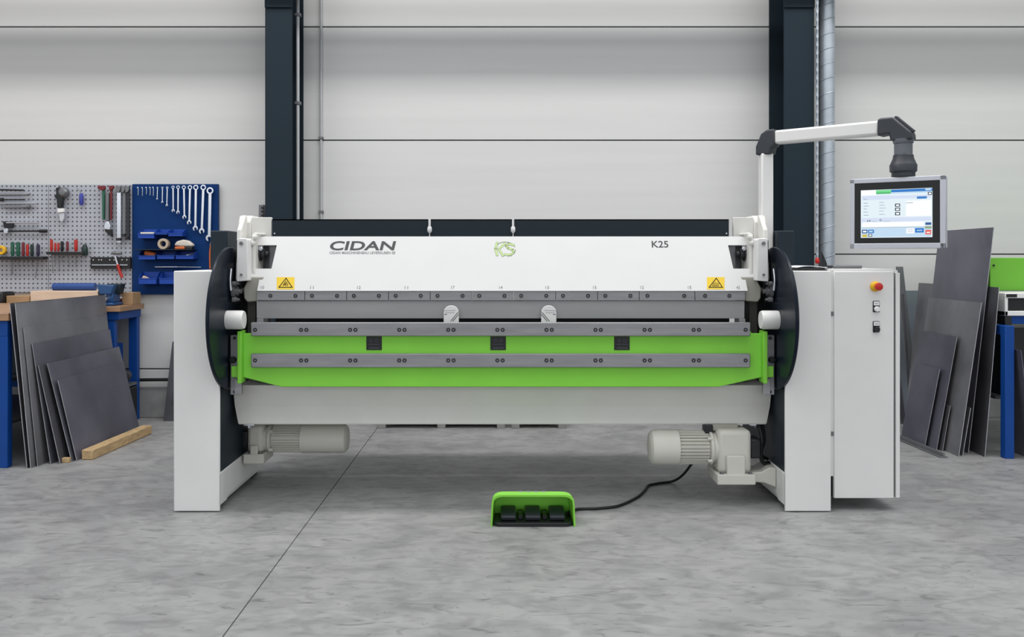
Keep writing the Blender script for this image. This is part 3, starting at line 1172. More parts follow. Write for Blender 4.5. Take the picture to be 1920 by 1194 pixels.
b.lathe(nc + V(0, 0, 1.655), (0, 0, 1), [(0.055, 0), (0.055, 0.02), (0.063, 0.024), (0.064, 0.055), (0.060, 0.062), (0.049, 0.088), (0.047, 0.104), (0.043, 0.108)], 40)
b.build('tilt_joint', 'charcoal', FM)
b = B()
b.lathe(nc + V(0, 0, 1.755), (0, 0, 1), [(0.0425, 0), (0.0425, 0.08)], 40)
b.lathe(nc + V(0, 0, 1.818), (0, 0, 1), [(0.046, 0), (0.049, 0.012), (0.049, 0.02)], 40)
b.build('neck', 'neck', FM)

PC = Vector((X(1681.5, -0.03), -0.03, 0))
PU = Vector((0.841, -0.541, 0)).normalized()
PNV = Vector((-0.541, -0.841, 0)).normalized()
PW, PH, PZ = 0.437, 0.349, 1.30
PV = Vector((0, 0, 1))


def cp(u, v, d=0.0):
    return PC + PU * (u - 0.5) * PW + Vector((0, 0, PZ + v * PH)) + PNV * d


b = B()
c = cp(0.5, 0.5, -0.028)
b.obox(c, PU, PV, PNV, PW / 2, PH / 2, 0.026)
CP = part_label(b.build('control_panel', 'alu', FM, bev=0.006), 'silver framed touch screen control panel')
b = B()
fw = 0.031
for (u0, u1, v0, v1) in ((0, 1, 0, 0.075), (0, 1, 0.935, 1), (0, 0.05, 0, 1), (0.94, 1, 0, 1)):
    b.obox(cp((u0 + u1) / 2, (v0 + v1) / 2, 0.0), PU, PV, PNV, (u1 - u0) / 2 * PW, (v1 - v0) / 2 * PH, 0.004)
b.build('panel_frame', 'alu', CP, bev=0.0025)
b = B()
b.obox(cp(0.495, 0.505, 0.0), PU, PV, PNV, 0.446 * PW, 0.431 * PH, 0.0015)
b.build('black_bezel', 'black', CP)

SU0, SU1, SV0, SV1 = 0.118, 0.865, 0.155, 0.835


def scr_rect(name, x0, x1, y0, y1, m, d=0.0022):
    """x, y in 0..1000 of the screen from the top left"""
    bb = B()
    u0, u1 = SU0 + (SU1 - SU0) * x0 / 1000, SU0 + (SU1 - SU0) * x1 / 1000
    v1, v0 = SV1 - (SV1 - SV0) * y0 / 1000, SV1 - (SV1 - SV0) * y1 / 1000
    bb.obox(cp((u0 + u1) / 2, (v0 + v1) / 2, d), PU, PV, PNV, (u1 - u0) / 2 * PW, (v1 - v0) / 2 * PH, 0.00025)
    return bb.build(name, m, CP)


E = {k: emit('screen_' + k, h, s_) for k, h, s_ in (
    ('white', '#fbfdff', 1.0), ('pale', '#e2f0f6', 1.0), ('lilac', '#d3ddf2', 1.0), ('sky', '#c0daf0', 1.0), ('blue', '#2a78c6', 1.0), ('navy', '#2b5590', 1.0),
    ('green', '#6fd78a', 1.0), ('dgreen', '#3fae62', 1.0), ('grey', '#a9b7c4', 1.0), ('dark', '#3c4a56', 1.0), ('red', '#e36b62', 1.0), ('olive', '#7d9a55', 1.0), ('yellow', '#cdb944', 1.0))}
scr_rect('screen', 0, 1000, 0, 1000, E['pale'], 0.0018)
UI = [('lilac', 20, 420, 120, 210), ('lilac', 420, 985, 135, 200), ('white', 10, 220, 5, 110), ('green', 220, 435, 10, 60), ('dgreen', 220, 430, 60, 90), ('blue', 435, 1000, 8, 66), ('sky', 435, 985, 72, 95),
      ('sky', 905, 985, 12, 48), ('dark', 938, 995, 82, 145), ('white', 950, 984, 98, 130), ('blue', 790, 925, 168, 215),
      ('white', 640, 985, 250, 565), ('lilac', 10, 985, 585, 672), ('white', 25, 880, 680, 770), ('navy', 905, 985, 700, 752), ('grey', 10, 985, 783, 796),
      ('sky', 10, 985, 800, 985), ('navy', 15, 95, 830, 905), ('blue', 103, 190, 830, 905), ('white', 30, 82, 852, 884), ('sky', 118, 172, 852, 884), ('yellow', 20, 92, 930, 985),
      ('dark', 108, 165, 920, 978), ('white', 120, 155, 935, 962), ('white', 645, 755, 815, 920), ('grey', 660, 740, 840, 850), ('grey', 660, 740, 880, 890), ('blue', 765, 885, 812, 905), ('sky', 790, 860, 850, 868), ('olive', 900, 990, 775, 822),
      ('red', 905, 985, 850, 945), ('white', 922, 968, 895, 915)]
for i, (cn, a, b_, c_, d_) in enumerate(UI):
    scr_rect('screen_field', a, b_, c_, d_, E[cn], 0.0024 + 0.00002 * i + (0.0006 if cn in ('white', 'grey') and i > 8 else 0))
for k, yy in enumerate((190, 275, 335, 395, 460, 525)):
    scr_rect('screen_text', 40, 90 + 12 * (k % 3), yy - 8, yy + 8, E['grey'], 0.0034)
for k, yy in enumerate((265, 325, 385, 445, 515)):
    scr_rect('screen_text', 265, 330 + 14 * (k % 3), yy - 7, yy + 7, E['grey'], 0.0034)
scr_rect('screen_text', 640, 740, 285, 300, E['grey'], 0.0036)
for yy in (300, 385, 475):
    scr_rect('screen_icon', 488, 560, yy, yy + 68, E['dark'], 0.0034)
    scr_rect('screen_icon', 504, 546, yy + 18, yy + 52, E['white'], 0.0038)
b = B()
b.ring(cp(SU0 + (SU1 - SU0) * 0.285, SV1 - (SV1 - SV0) * 0.635, 0.0036), PNV, 0.0032, 0.0052, 0.0004, 20)
b.build('screen_icon', E['dark'], CP)
for xx in (95, 125):
    scr_rect('screen_icon', xx, xx + 14, 630, 660, E['dark'], 0.0036)
scr_rect('screen_text', 160, 230, 650, 660, E['grey'], 0.0036)
scr_rect('screen_text', 320, 420, 650, 660, E['grey'], 0.0036)

# things lying on top of the frame and cabinet --------------------------
b = B()
b.box(1.497, 1.628, 0.10, 0.31, 1.1905, 1.203)
tag(b.build('tablet', 'black', bev=0.003), 'flat black tablet lying on the right machine frame under white papers', 'tablet')
b = B()
n = 12
top_, bot_ = [], []
for i in range(n + 1):
    t = i / n
    xx = 1.485 + 0.155 * t
    zz_ = 1.2045 + 0.010 * math.sin(PI * min(1, t * 1.1)) * (1 - 0.6 * t)
    top_.append((xx, 0.10, zz_ + 0.003))
    bot_.append((xx, 0.10, zz_))
b.prism(bot_ + list(reversed(top_)), (0, 0.20, 0))
tag(b.build('paper_sheets', 'paper'), 'curled white papers lying on the black tablet beside the control cabinet', 'paper')
b = B()
b.cyl((1.71, 0.22, 1.2085), (1.858, 0.22, 1.2085), 0.009, seg=12)
tag(b.build('steel_rod', 'greysteel'), 'short grey rod lying on top of the white control cabinet', 'rod')
b = B()
b.tube([(1.665, 0.2, 1.2062), (1.675, 0.2, 1.209), (1.70, 0.21, 1.209)], 0.0065, seg=8)
b.box(1.672, 1.694, 0.185, 0.235, 1.2, 1.212)
tag(b.build('clamp', 'darksteel'), 'small dark clamp lying beside the grey rod on the cabinet', 'clamp')
b = B()
b.prism([(1.676, 0.30, 1.199), (1.712, 0.30, 1.199), (1.708, 0.30, 1.225), (1.694, 0.30, 1.26), (1.680, 0.30, 1.29)], (0, 0.012, 0))
tag(b.build('set_square', 'black', bev=0.001), 'small upright black wedge standing on the control cabinet', 'square')

# ------------------------------------------------------------------ foot pedal
FPX0, FPX1, FY = X(920, -0.242), X(1079, -0.242), -0.242
cxp = (FPX0 + FPX1) / 2
hw = (FPX1 - FPX0) / 2
FP = thing('foot_pedal', 'green hooded foot switch with three black pedals on the floor', 'pedal', (cxp, FY + 0.1, 0))


def arch(inset, ztop, w):
    r = 0.034
    pts = [(-w, 0.0), (-w + 0.004, ztop - 0.045)]
    for i in range(1, 7):
        a = PI - i / 6 * PI / 2
        pts.append((-w + 0.006 + 0.045 + 0.045 * math.cos(a), ztop - 0.028 + 0.028 * math.sin(a)))
    return pts + [(-x, z) for x, z in reversed(pts)]


b = B()
rings = []
for (yy, w, zt, z0) in ((FY, hw, 0.148, 0.0), (FY + 0.09, hw * 0.985, 0.140, 0), (FY + 0.18, hw * 0.95, 0.118, 0)):
    rings.append([b.bm.verts.new((cxp + x, yy, z)) for x, z in arch(0, zt, w)])
inner = []
for (yy, w, zt, z0) in ((FY + 0.172, hw * 0.95 - 0.008, 0.110, 0), (FY + 0.09, hw * 0.985 - 0.008, 0.131, 0), (FY, hw - 0.007, 0.139, 0)):
    inner.append([b.bm.verts.new((cxp + x, yy, z)) for x, z in arch(0, zt, w)])
seqs = rings
nn = len(rings[0])
for A in (rings, inner):
    for p, q in zip(A, A[1:]):
        for i in range(nn - 1):
            b.bm.faces.new((p[i], p[i + 1], q[i + 1], q[i]))
for i in range(nn - 1):
    b.bm.faces.new((inner[-1][i], inner[-1][i + 1], rings[0][i + 1], rings[0][i]))
b.bm.faces.new(rings[-1])
b.bm.faces.new(list(reversed(inner[0])))
for a_, c_ in ((0, 0), (-1, -1)):
    seq = [r[a_] for r in rings] + [r[a_] for r in inner]
    b.bm.faces.new(seq)
hood = part_label(b.build('pedal_hood', 'green', FP, bev=0.0, ang=50), 'apple green protective hood')
for k in range(4):
    b = B()
    xx = cxp + (-0.055 + 0.036 * k)
    b.obox((xx, FY + 0.09, 0.1408), (1, 0, 0), V(0, 1, -0.09).normalized(), V(0, 0.09, 1).normalized(), 0.011, 0.012, 0.0006)
    b.build('printed_mark', 'inkpale', hood)
b = B()
b.prism([(cxp - hw + 0.012, FY + 0.165, 0.0), (cxp - hw + 0.012, FY + 0.015, 0.0), (cxp - hw + 0.035, FY - 0.004, 0.0), (cxp + hw - 0.035, FY - 0.004, 0.0), (cxp + hw - 0.012, FY + 0.015, 0.0), (cxp + hw - 0.012, FY + 0.165, 0.0)], (0, 0, 0.018))
b.build('pedal_base', 'black', FP, bev=0.003)
for k in (-1, 0, 1):
    b = B()
    xx = cxp + k * 0.115
    b.prism([(xx - 0.036, FY + 0.03, 0.02), (xx - 0.036, FY + 0.022, 0.040), (xx - 0.036, FY + 0.05, 0.052), (xx - 0.036, FY + 0.15, 0.060), (xx - 0.036, FY + 0.15, 0.02)], (0.072, 0, 0))
    b.build('pedal', 'charcoal', FP, bev=0.006)
for k in (-0.0575, 0.0575):
    b = B()
    b.box(cxp + k - 0.012, cxp + k + 0.012, FY + 0.05, FY + 0.16, 0.018, 0.038)
    b.build('divider', 'black', FP, bev=0.003)
b = B()
b.tube([(FPX1 - 0.03, FY + 0.12, 0.03), (FPX1 + 0.03, 0.02, 0.009), (0.473, 0.04, 0.0075), (0.586, 0.09, 0.0075), (0.70, 0.25, 0.0075), (0.765, 0.40, 0.0075), (0.80, 0.50, 0.0075), (0.866, 0.55, 0.0075), (0.95, 0.58, 0.012), (0.985, 0.48, 0.07), (1.0, 0.32, 0.165), (1.01, 0.24, 0.205)], 0.007, seg=10, sub=8)
b.build('pedal_cable', 'rubber', FP)

# ------------------------------------------------------------------ metal sheets
def sheet(label, xb, xt, h, Y0, Y1, m, shift=0.0, th=0.004, group=None, name='metal_sheet', cut=0.0):
    """sheet standing on the floor on an edge that runs into depth, leaning sideways"""
    n_ = Vector((h, 0, -(xt - xb))).normalized()
    if n_.x < 0:
        n_ = -n_
    b = B()
    P = [(xb, Y0, 0), (xt, Y0, h), (xt + shift, Y1, h), (xb + shift, Y1, 0)]
    P = [Vector(p) for p in P]
    b.prism(P, -n_ * th if xt < xb else n_ * th)
    o = b.build(name, m)
    o.data.materials.append(M['edge'])
    big = max(p.area for p in o.data.polygons)
    for p in o.data.polygons:
        if p.area < big * 0.5:
            p.material_index = 1
    return tag(o, label, 'metal sheet', group)


GL, GR = 'metal sheets leaning on the left workbench', 'metal sheets leaning on the right machine'
LS = [
    ('tall dark metal sheet at the back of the left stack, touching the workbench', -2.834, -2.937, 0.985, 0.94, 2.17, 'sheet3', 0.0),
    ('tallest wide grey sheet of the left stack, its broad face showing above the others', -2.812, -2.905, 0.985, 0.94, 2.17, 'sheet', 0.0),
    ('grey sheet second tallest in height in the left stack, in front of the tallest', -2.796, -2.882, 0.838, 0.99, 2.14, 'sheet', 0.0),
    ('medium grey metal sheet in the middle of the left stack, light front edge', -2.747, -2.861, 0.735, 1.05, 2.15, 'sheet2', 0.0),
    ('dark steel sheet just behind the two smallest sheets of the left stack', -2.695, -2.828, 0.60, 1.06, 2.12, 'sheet3', 0.0),
    ('wide low steel sheet whose shiny face rests behind the pine batten', -2.652, -2.803, 0.605, 1.12, 2.20, 'sheet2', -0.012),
    ('smallest steel sheet at the front of the left stack, behind the pine batten', -2.630, -2.748, 0.50, 1.14, 2.16, 'sheet2', -0.02),
]
for a in LS:
    sheet(*a, group=GL)
b = B()
p0, p1 = Vector((-2.582, 1.17, 0)), Vector((-2.540, 2.02, 0))
d = (p1 - p0).normalized()
e = Vector((d.y, -d.x, 0))
b.obox((p0 + p1) / 2 + V(0, 0, 0.031), d, e, V(0, 0, 1), (p1 - p0).length / 2, 0.036, 0.031)
tag(b.build('wood_batten', 'batten', bev=0.006), 'long raw pine batten on the floor along the left sheet stack', 'timber')
b = B()
b.box(-2.70, -2.655, 1.085, 1.115, 0, 0.03)
tag(b.build('wood_offcut', 'batten', bev=0.004), 'small dark wood offcut at the front foot of left sheet stack', 'timber')

RS = [
    ('tallest grey metal sheet, rising highest in the right stack in front of the wall', 2.99, 3.154, 1.452, 1.356, 2.15, 'sheet2', 0.03),
    ('dark narrow metal sheet of the right stack standing nearest the blue leg', 3.04, 3.13, 1.07, 1.25, 1.72, 'sheet3', 0.02),
    ('grey metal sheet behind the tallest one, its top corner showing left of it', 3.06, 3.168, 1.067, 1.75, 2.44, 'sheet', 0.0),
    ('broad steel sheet leaning directly in front of the tallest sheet at right', 2.88, 3.025, 0.974, 1.26, 1.97, 'sheet', 0.0),
    ('dark steel sheet of middle height with slanted top in the right stack', 2.83, 2.965, 0.741, 1.45, 1.97, 'sheet2', 0.0),
    ('small narrow steel plate at the very front of the right stack', 2.80, 2.900, 0.52, 1.55, 1.90, 'sheet2', 0.0),
    ('short dark offcut between the front sheets of the right stack', 2.855, 2.905, 0.295, 1.42, 1.7, 'sheet3', 0.0),
    ('low sheet with bright edge at the foot of the right stack', 2.915, 2.966, 0.304, 1.28, 1.6, 'sheet', 0.0),
]
for a in RS:
    sheet(*a, group=GR)
b = B()
p0, p1 = Vector((2.745, 1.86, 0)), Vector((2.77, 1.22, 0))
d = (p1 - p0).normalized()
e = Vector((d.y, -d.x, 0))
mid = (p0 + p1) / 2
b.obox(mid + V(0, 0, 0.004), d, e, V(0, 0, 1), (p1 - p0).length / 2, 0.024, 0.004)
b.obox(mid + V(0, 0, 0.017), d, e, V(0, 0, 1), (p1 - p0).length / 2, 0.006, 0.014)
tag(b.build('steel_profile', 'greysteel', bev=0.001), 'grey steel T profile lying on the floor before the right sheets', 'profile')

# pieces leaning behind the cabinet
b = B()
b.prism([(3.085, 2.60, 0), (3.42, 2.60, 0), (3.42, 2.66, 1.0), (3.085, 2.66, 1.0)], (0, 0.004, 0))
tag(b.build('zinc_sheet', 'galvsheet'), 'pale bluish zinc sheet leaning flat against the wall behind the right stack', 'metal sheet')
b = B()
b.prism([(3.14, 2.48, 0.0), (3.20, 2.48, 0.0), (3.085, 2.52, 1.19), (3.035, 2.52, 1.19)], (0, 0.02, 0))
tag(b.build('flat_bar', 'greysteel', bev=0.002), 'tall grey flat bar leaning on the wall just right of the cabinet', 'bar')
b = B()
b.prism([(3.02, 2.40, 0.0), (3.055, 2.40, 0.0), (2.975, 2.44, 0.78), (2.945, 2.44, 0.78)], (0, 0.02, 0))
tag(b.build('flat_bar', 'sheet3', bev=0.002), 'shorter dark flat bar leaning in the shade right of the cabinet', 'bar')
b = B()
b.prism([(3.105, 2.44, 0.0), (3.12, 2.44, 0.0), (3.07, 2.47, 0.98), (3.055, 2.47, 0.98)], (0, 0.012, 0))
tag(b.build('flat_bar', 'sheet3', bev=0.001), 'thin dark flat bar leaning between the grey bar and zinc sheet', 'bar')

b = B()
b.prism([(-2.61, 2.52, 0.0), (-2.2, 2.52, 0.0), (-2.10, 2.60, 1.00), (-2.570, 2.60, 0.60)], (0, 0.006, 0))
tag(b.build('metal_sheet', 'sheet3'), 'dark metal sheet leaning on the wall behind the left machine frame', 'metal sheet')

# ------------------------------------------------------------------ pallets behind the machine
for i, (px0, px1, nb, lab) in enumerate(((708, 947, 3, 'grey wooden pallet seen under the machine, the left of the two'), (959, 1062, 2, 'grey wooden pallet seen under the machine, the right of the two'))):
    Yp = 2.22
    x0, x1 = X(px0, Yp), X(px1, Yp)
    P = thing('pallet', lab, 'pallet', ((x0 + x1) / 2, Yp + 0.2, 0), 'pallets on the floor behind the machine')
    w = 0.06
    for k in range(nb):
        xc_ = x0 + w / 2 + (x1 - x0 - w) * k / (nb - 1)
        for yy in (Yp, Yp + 0.32):
            b = B()
            b.box(xc_ - w / 2, xc_ + w / 2, yy, yy + 0.09, 0.0, 0.10)
            b.build('block', 'pallet', P, bev=0.003)
    for k in range(5):
        b = B()
        b.box(x0, x1, Yp + 0.092 * k - 0.02, Yp + 0.092 * k + 0.068, 0.10, 0.12)
        b.build('board', 'pallet', P, bev=0.002)

# ------------------------------------------------------------------ left workbenches
bt = 0.925
SB = thing('workbench', 'blue framed workbench with wooden top at the left edge, sheets leaning on it', 'workbench', (-3.5, 1.57, 0))
b = B()
b.box(-4.4, -2.945, 0.93, 2.19, bt - 0.045, bt)
b.build('worktop', 'wood', SB, bev=0.003)
b = B()
b.box(-4.4, -2.955, 0.945, 2.18, bt - 0.14, bt - 0.046)
b.build('apron', 'blue', SB, bev=0.003)
for yy in (0.945, 2.12):
    b = B()
    b.box(-3.01, -2.955, yy, yy + 0.055, 0, bt - 0.14)
    b.build('leg', 'blue', SB, bev=0.003)
for zz_ in (0.24, 0.5):
    b = B()
    b.box(-4.4, -3.0, 0.97, 2.15, zz_, zz_ + 0.02)
    b.build('shelf', 'greysteel', SB, bev=0.002)
b = B()
b.box(-4.4, -3.05, 1.3, 2.12, 0.52, 0.77)
b.build('drawer_box', 'navy', SB, bev=0.004)

BBn = thing('workbench', 'blue workbench with wooden top and vise below the grey pegboards', 'workbench', (-3.3, 2.43, 0))
b = B()
b.box(-4.4, -2.81, 2.20, 2.655, 0.86, 0.90)
b.build('worktop', 'wood', BBn, bev=0.003)
b = B()
b.box(-4.4, -2.83, 2.225, 2.64, 0.80, 0.859)
b.build('apron', 'blue', BBn, bev=0.003)
for (x0, y0) in ((-2.93, 2.235), (-2.90, 2.575)):
    b = B()
    b.box(x0, x0 + 0.065, y0, y0 + 0.055, 0.0 if y0 < 2.4 else 0.0, 0.80)
    b.build('leg', 'blue', BBn, bev=0.003)
b = B()
b.box(-3.9, -2.94, 2.27, 2.57, 0.30, 0.60)
b.build('drawer_unit', 'blue', BBn, bev=0.004)
b = B()
b.box(-3.0, -2.83, 2.28, 2.56, 0.28, 0.30)
b.build('lower_shelf', 'greysteel', BBn)
b = B()
b.box(-2.935, -2.825, 2.33, 2.56, 0.0, 0.27)
tag(b.build('toolbox', 'black', bev=0.01), 'black box standing on the floor under the right end of the bench', 'box')
b = B()
b.lathe((-2.872, 2.42, 0.36), (0.2, -1, 0), [(0.03, -0.05), (0.05, -0.04), (0.05, 0.04), (0.03, 0.05)], 24)
tag(b.build('cable_reel', 'darksteel'), 'dark round reel on the lower shelf of the back workbench', 'reel')

# vise
VS = thing('bench_vise', 'blue bench vise mounted on the front of the back workbench', 'vise', (-2.93, 2.33, 0.90))
Yv = 2.28
b = B()
b.box(-2.985, -2.875, 2.23, 2.42, 0.9005, 0.925)
b.box(-2.975, -2.890, 2.27, 2.40, 0.924, 0.99)
b.build('base', 'viseblue', VS, bev=0.008)
b = B()
b.prism([(-2.985, 2.25, 0.985), (-2.895, 2.25, 0.985), (-2.875, 2.25, 1.055), (-3.005, 2.25, 1.06)], (0, 0.06, 0))
b.build('front_jaw', 'viseblue', VS, bev=0.008)
b = B()
b.prism([(-2.955, 2.33, 0.985), (-2.875, 2.33, 0.985), (-2.855, 2.33, 1.062), (-2.965, 2.33, 1.062)], (0, 0.09, 0))
b.build('rear_jaw', 'navy', VS, bev=0.008)
b = B()
b.cyl((-2.925, 2.215, 0.955), (-2.925, 2.27, 0.955), 0.013, seg=16)
b.build('screw', 'chrome', VS)
b = B()
b.cyl((-2.965, 2.225, 0.925), (-2.925, 2.225, 0.985), 0.006, seg=10)
b.lathe((-2.97, 2.225, 0.915), (0.4, 0, 0.85), [(0, 0), (0.012, 0.006), (0.012, 0.014), (0, 0.02)], 12)
b.build('handle', 'chrome', VS)

b = B()
b.box(-2.895, -2.815, 2.44, 2.60, 0.9005, 0.992)
tag(b.build('wood_block', 'boxwood', bev=0.003), 'brown wood block standing at the right end of the back bench', 'wood block')
b = B()
b.box(-2.96, -2.90, 2.45, 2.58, 0.9005, 0.94)
b.build
tag(b.build('small_box', 'darkred', bev=0.003), 'small dark red box lying between the vise and the wood block', 'box')
b = B()
b.box(-2.965, -2.90, 2.46, 2.57, 0.941, 0.952)
tag(b.build('notepad', 'paper', bev=0.001), 'white pad lying on the small red box behind the vise', 'notepad')
b = B()
b.box(X(62, 2.3), X(188, 2.3), 2.26, 2.58, 0.9005, 1.01)
tag(b.build('plywood_box', 'lightwood', bev=0.003), 'pale plywood box on the back bench carrying the blue roll', 'box')
b = B()
zr = 1.0108 + 0.0275
b.lathe((X(100, 2.4), 2.40, zr), (1, 0, 0), [(0.018, 0), (0.0275, 0.0), (0.0275, 0.32), (0.018, 0.32)], 28)
tag(b.build('film_roll', 'blueroll'), 'dark blue roll lying on the pale plywood box', 'roll')
b = B()
b.box(X(17, 2.3), X(60, 2.3), 2.26, 2.5, 0.9005, 0.975)
wt = tag(b.build('wood_tray', 'boxwood', bev=0.004), 'brown wooden tray on the back bench left of the plywood box', 'tray')
b = B()
b.box(X(-6, 2.25), X(9, 2.25), 2.22, 2.40, 0.9005, 1.005)
tag(b.build('hand_grinder', 'black', bev=0.015), 'black tool housing at the left edge of the back bench', 'tool')

# ------------------------------------------------------------------ pegboards
YB = 2.658


def board(px0, px1, py0, py1, m, name, label, cat):
    x0, x1, z0, z1 = X(px0, YB), X(px1, YB), Z(py1, YB), Z(py0, YB)
    b = B()
    b.box(x0 + 0.002, x1 - 0.002, YB, YB + 0.004, z0, z1)
    b.box(x0 + 0.002, x0 + 0.012, YB + 0.003, YB + 0.028, z0, z1)
    b.box(x1 - 0.012, x1 - 0.002, YB + 0.003, YB + 0.028, z0, z1)
    return tag(b.build(name, m, bev=0.001), label, cat)


board(-66, 91, 346, 548, 'peg', 'pegboard', 'grey perforated pegboard at the left edge with horizontal rods', 'pegboard')
board(91, 247.5, 346, 548, 'peg', 'pegboard', 'grey perforated pegboard in the middle with pliers and hammer', 'pegboard')
board(248, 409.5, 345, 552, 'bluepanel', 'tool_board', 'blue tool panel holding the row of wrenches and the bins', 'tool panel')

YT = 2.632


def wpt(px, py, Y=YT):
    return Vector((X(px, Y), Y, Z(py, Y)))


PXM = 1 / S(YT)     # metres per pixel at the tool plane


def rod(name, label, cat, px0, py0, px1, py1, rpx, m, Y=YT, group=None, seg=10):
    b = B()
    b.cyl(wpt(px0, py0, Y), wpt(px1, py1, Y), rpx * PXM, seg=seg)
    return tag(b.build(name, m), label, cat, group)


# wrenches on the blue panel: ring x, ring y, jaw x, jaw y, ring radius px
WR = [(295.5, 352, 294.8, 373, 1.6), (304.8, 352, 304.5, 379, 1.9), (313.8, 352, 313, 385, 2.2), (324.7, 351, 325, 395, 2.9), (334.2, 351, 334, 398, 3.2), (345, 351.5, 346, 407, 3.7), (356.5, 351.5, 355, 417, 4.2),
      (367.5, 351.5, 366.5, 428, 4.8), (381.5, 351.5, 378.5, 433, 5.2), (394.2, 357.5, 392.5, 446, 6.4)]
ordn = ['tenth', 'ninth', 'eighth', 'seventh', 'sixth', 'fifth', 'fourth', 'third', 'second', '']
for i, (rx, ry, jx, jy, rr) in enumerate(WR):
    b = B()
    c0, c1 = wpt(rx, ry), wpt(jx, jy)
    R = rr * PXM
    th = 0.007 + 0.001 * rr
    b.ring(c0, (0, 1, 0), R * 0.58, R, th, 20)
    d = (c1 - c0).normalized()
    n_ = Vector((0, -1, 0))
    e = n_.cross(d)
    sw = R * 0.42
    b.prism([c0 + d * R * 0.9 - e * sw - n_ * th * 0.3, c0 + d * R * 0.9 + e * sw - n_ * th * 0.3, c1 - d * R * 0.5 + e * sw * 0.95 - n_ * th * 0.3, c1 - d * R * 0.5 - e * sw * 0.95 - n_ * th * 0.3], n_ * th * 0.6)
    J = R * 1.02
    pts = []
    tilt = math.radians(15)
    for k in range(0, 13):
        a = math.radians(-150 + 300 * k / 12)
        pts.append((math.cos(a) * J, math.sin(a) * J))
    # jaw opens along +d ; polygon runs round the back of the jaw then into the notch
    outer = [(-math.cos(math.radians(q)) * J, math.sin(math.radians(q)) * J) for q in range(-145, 146, 29)]
    notch = [(J * 0.85, J * 0.42), (-J * 0.15, J * 0.42), (-J * 0.35, 0.0), (-J * 0.15, -J * 0.42), (J * 0.85, -J * 0.42)]
    pl = outer + notch
    cs, sn = math.cos(tilt), math.sin(tilt)
    b.prism([c1 + d * (p * cs - q * sn) + e * (p * sn + q * cs) - n_ * th * 0.45 for p, q in pl], n_ * th * 0.9)
    lab = 'longest chrome combination wrench, rightmost on the blue tool panel' if i == 9 else 'chrome combination wrench, ' + ordn[i] + ' from the right on the blue tool panel'
    tag(b.build('combination_wrench', 'chrome', bev=0.0006), lab, 'wrench', 'combination wrenches on the blue panel')
ordh = ['leftmost', 'second from left', 'third from left', 'fourth from left', 'fifth from left']
for i, (px_, py_) in enumerate(((258.5, 366), (266.5, 367), (274, 364), (281, 366), (287, 367))):
    b = B()
    b.tube([wpt(px_ - 2, 352.5), wpt(px_, 351), wpt(px_ + 0.6, 354), wpt(px_ + 0.4, py_)], 0.0026, seg=6, sub=3)
    tag(b.build('hex_key', 'chrome'), 'tiny bright hex key hanging top left on the blue panel, ' + ordh[i], 'hex key', 'hex keys on the blue panel')


def bin_(px0, px1, py0, py1, label, depth=0.10):
    """open fronted storage bin hooked on the panel"""
    x0, x1, z0, z1 = X(px0, YT - depth), X(px1, YT - depth), Z(py1, YT - depth), Z(py0, YT - depth)
    yb, yf = YB - 0.002, YB - 0.002 - depth
    th = 0.003
    t = thing('storage_bin', label, 'bin', ((x0 + x1) / 2, yb - depth / 2, z0), 'blue bins on the blue panel')
    b = B()
    lip = z0 + (z1 - z0) * 0.55
    b.box(x0, x1, yf, yb, z0, z0 + th)
    b.box(x0, x1, yb - th, yb, z0, z1 + 0.008)
    b.box(x0, x1, yf, yf + th, z0, lip)
    for xa in (x0, x1 - th):
        b.prism([(xa, yf, z0), (xa, yb, z0), (xa, yb, z1 + 0.008), (xa, yf + depth * 0.45, z1), (xa, yf, lip)], (th, 0, 0))
    b.build('bin_body', 'bluebin', t, bev=0.0008)
    b = B()
    b.box(x0 - 0.001, x1 + 0.001, yf - 0.003, yf + 0.001, lip - 0.006, lip)
    b.build('bin_rim', 'bluebin', t)
    return t, (x0, x1, yf, yb, z0, z1, lip)


bins = [
    (256, 287, 431, 447, 'blue storage bin, left one of the top row, with a pale lid in it'),
    (288.5, 312, 431, 440, 'blue storage bin, middle one of the top row'),
    (313, 340, 431, 443, 'blue storage bin, right one of the top row above the tape roll'),
    (257, 289, 472, 487, 'blue storage bin, left one of the middle row, holding orange tool'),
    (292, 325, 472, 486, 'blue storage bin in the middle of the middle row'),
    (327, 361, 472, 486, 'blue storage bin, right one of the middle row, holding a wrench'),
    (257, 291, 512, 533, 'blue storage bin, left one of the bottom row, with wood pieces'),
    (296, 332, 512, 533, 'blue storage bin of the bottom row partly hidden by the machine'),
]
BI = [bin_(*q)[1] for q in bins]
# bin contents, each resting in its bin
x0, x1, yf, yb, z0, z1, lip = BI[0]
b = B()
b.box(x0 + 0.012, x1 - 0.012, yf + 0.012, yb - 0.02, z0 + 0.0035, z0 + 0.05)
tag(b.build('white_box', 'glove', bev=0.006), 'pale box lying in the top left blue bin', 'box')
x0, x1, yf, yb, z0, z1, lip = BI[3]
b = B()
b.obox(((x0 + x1) / 2 + 0.01, (yf + yb) / 2, z0 + 0.045), V(1, 0, -0.25).normalized(), (0, 1, 0), V(0.25, 0, 1).normalized(), 0.045, 0.025, 0.02)
tag(b.build('orange_tool', 'orange', bev=0.012), 'orange and black hand tool sticking out of a blue bin', 'tool')
x0, x1, yf, yb, z0, z1, lip = BI[5]
b = B()
b.cyl((x0 + 0.012, yf + 0.02, z0 + 0.014), (x1 - 0.012, yf + 0.028, z0 + 0.042), 0.006, seg=10)
tag(b.build('steel_pin', 'chrome'), 'bright steel pin lying in the right bin of the middle row', 'pin')
x0, x1, yf, yb, z0, z1, lip = BI[6]
b = B()
b.obox(((x0 + x1) / 2 - 0.012, yf + 0.045, z0 + 0.036), V(1, 0, -0.55).normalized(), (0, 1, 0), V(0.55, 0, 1).normalized(), 0.042, 0.02, 0.011)
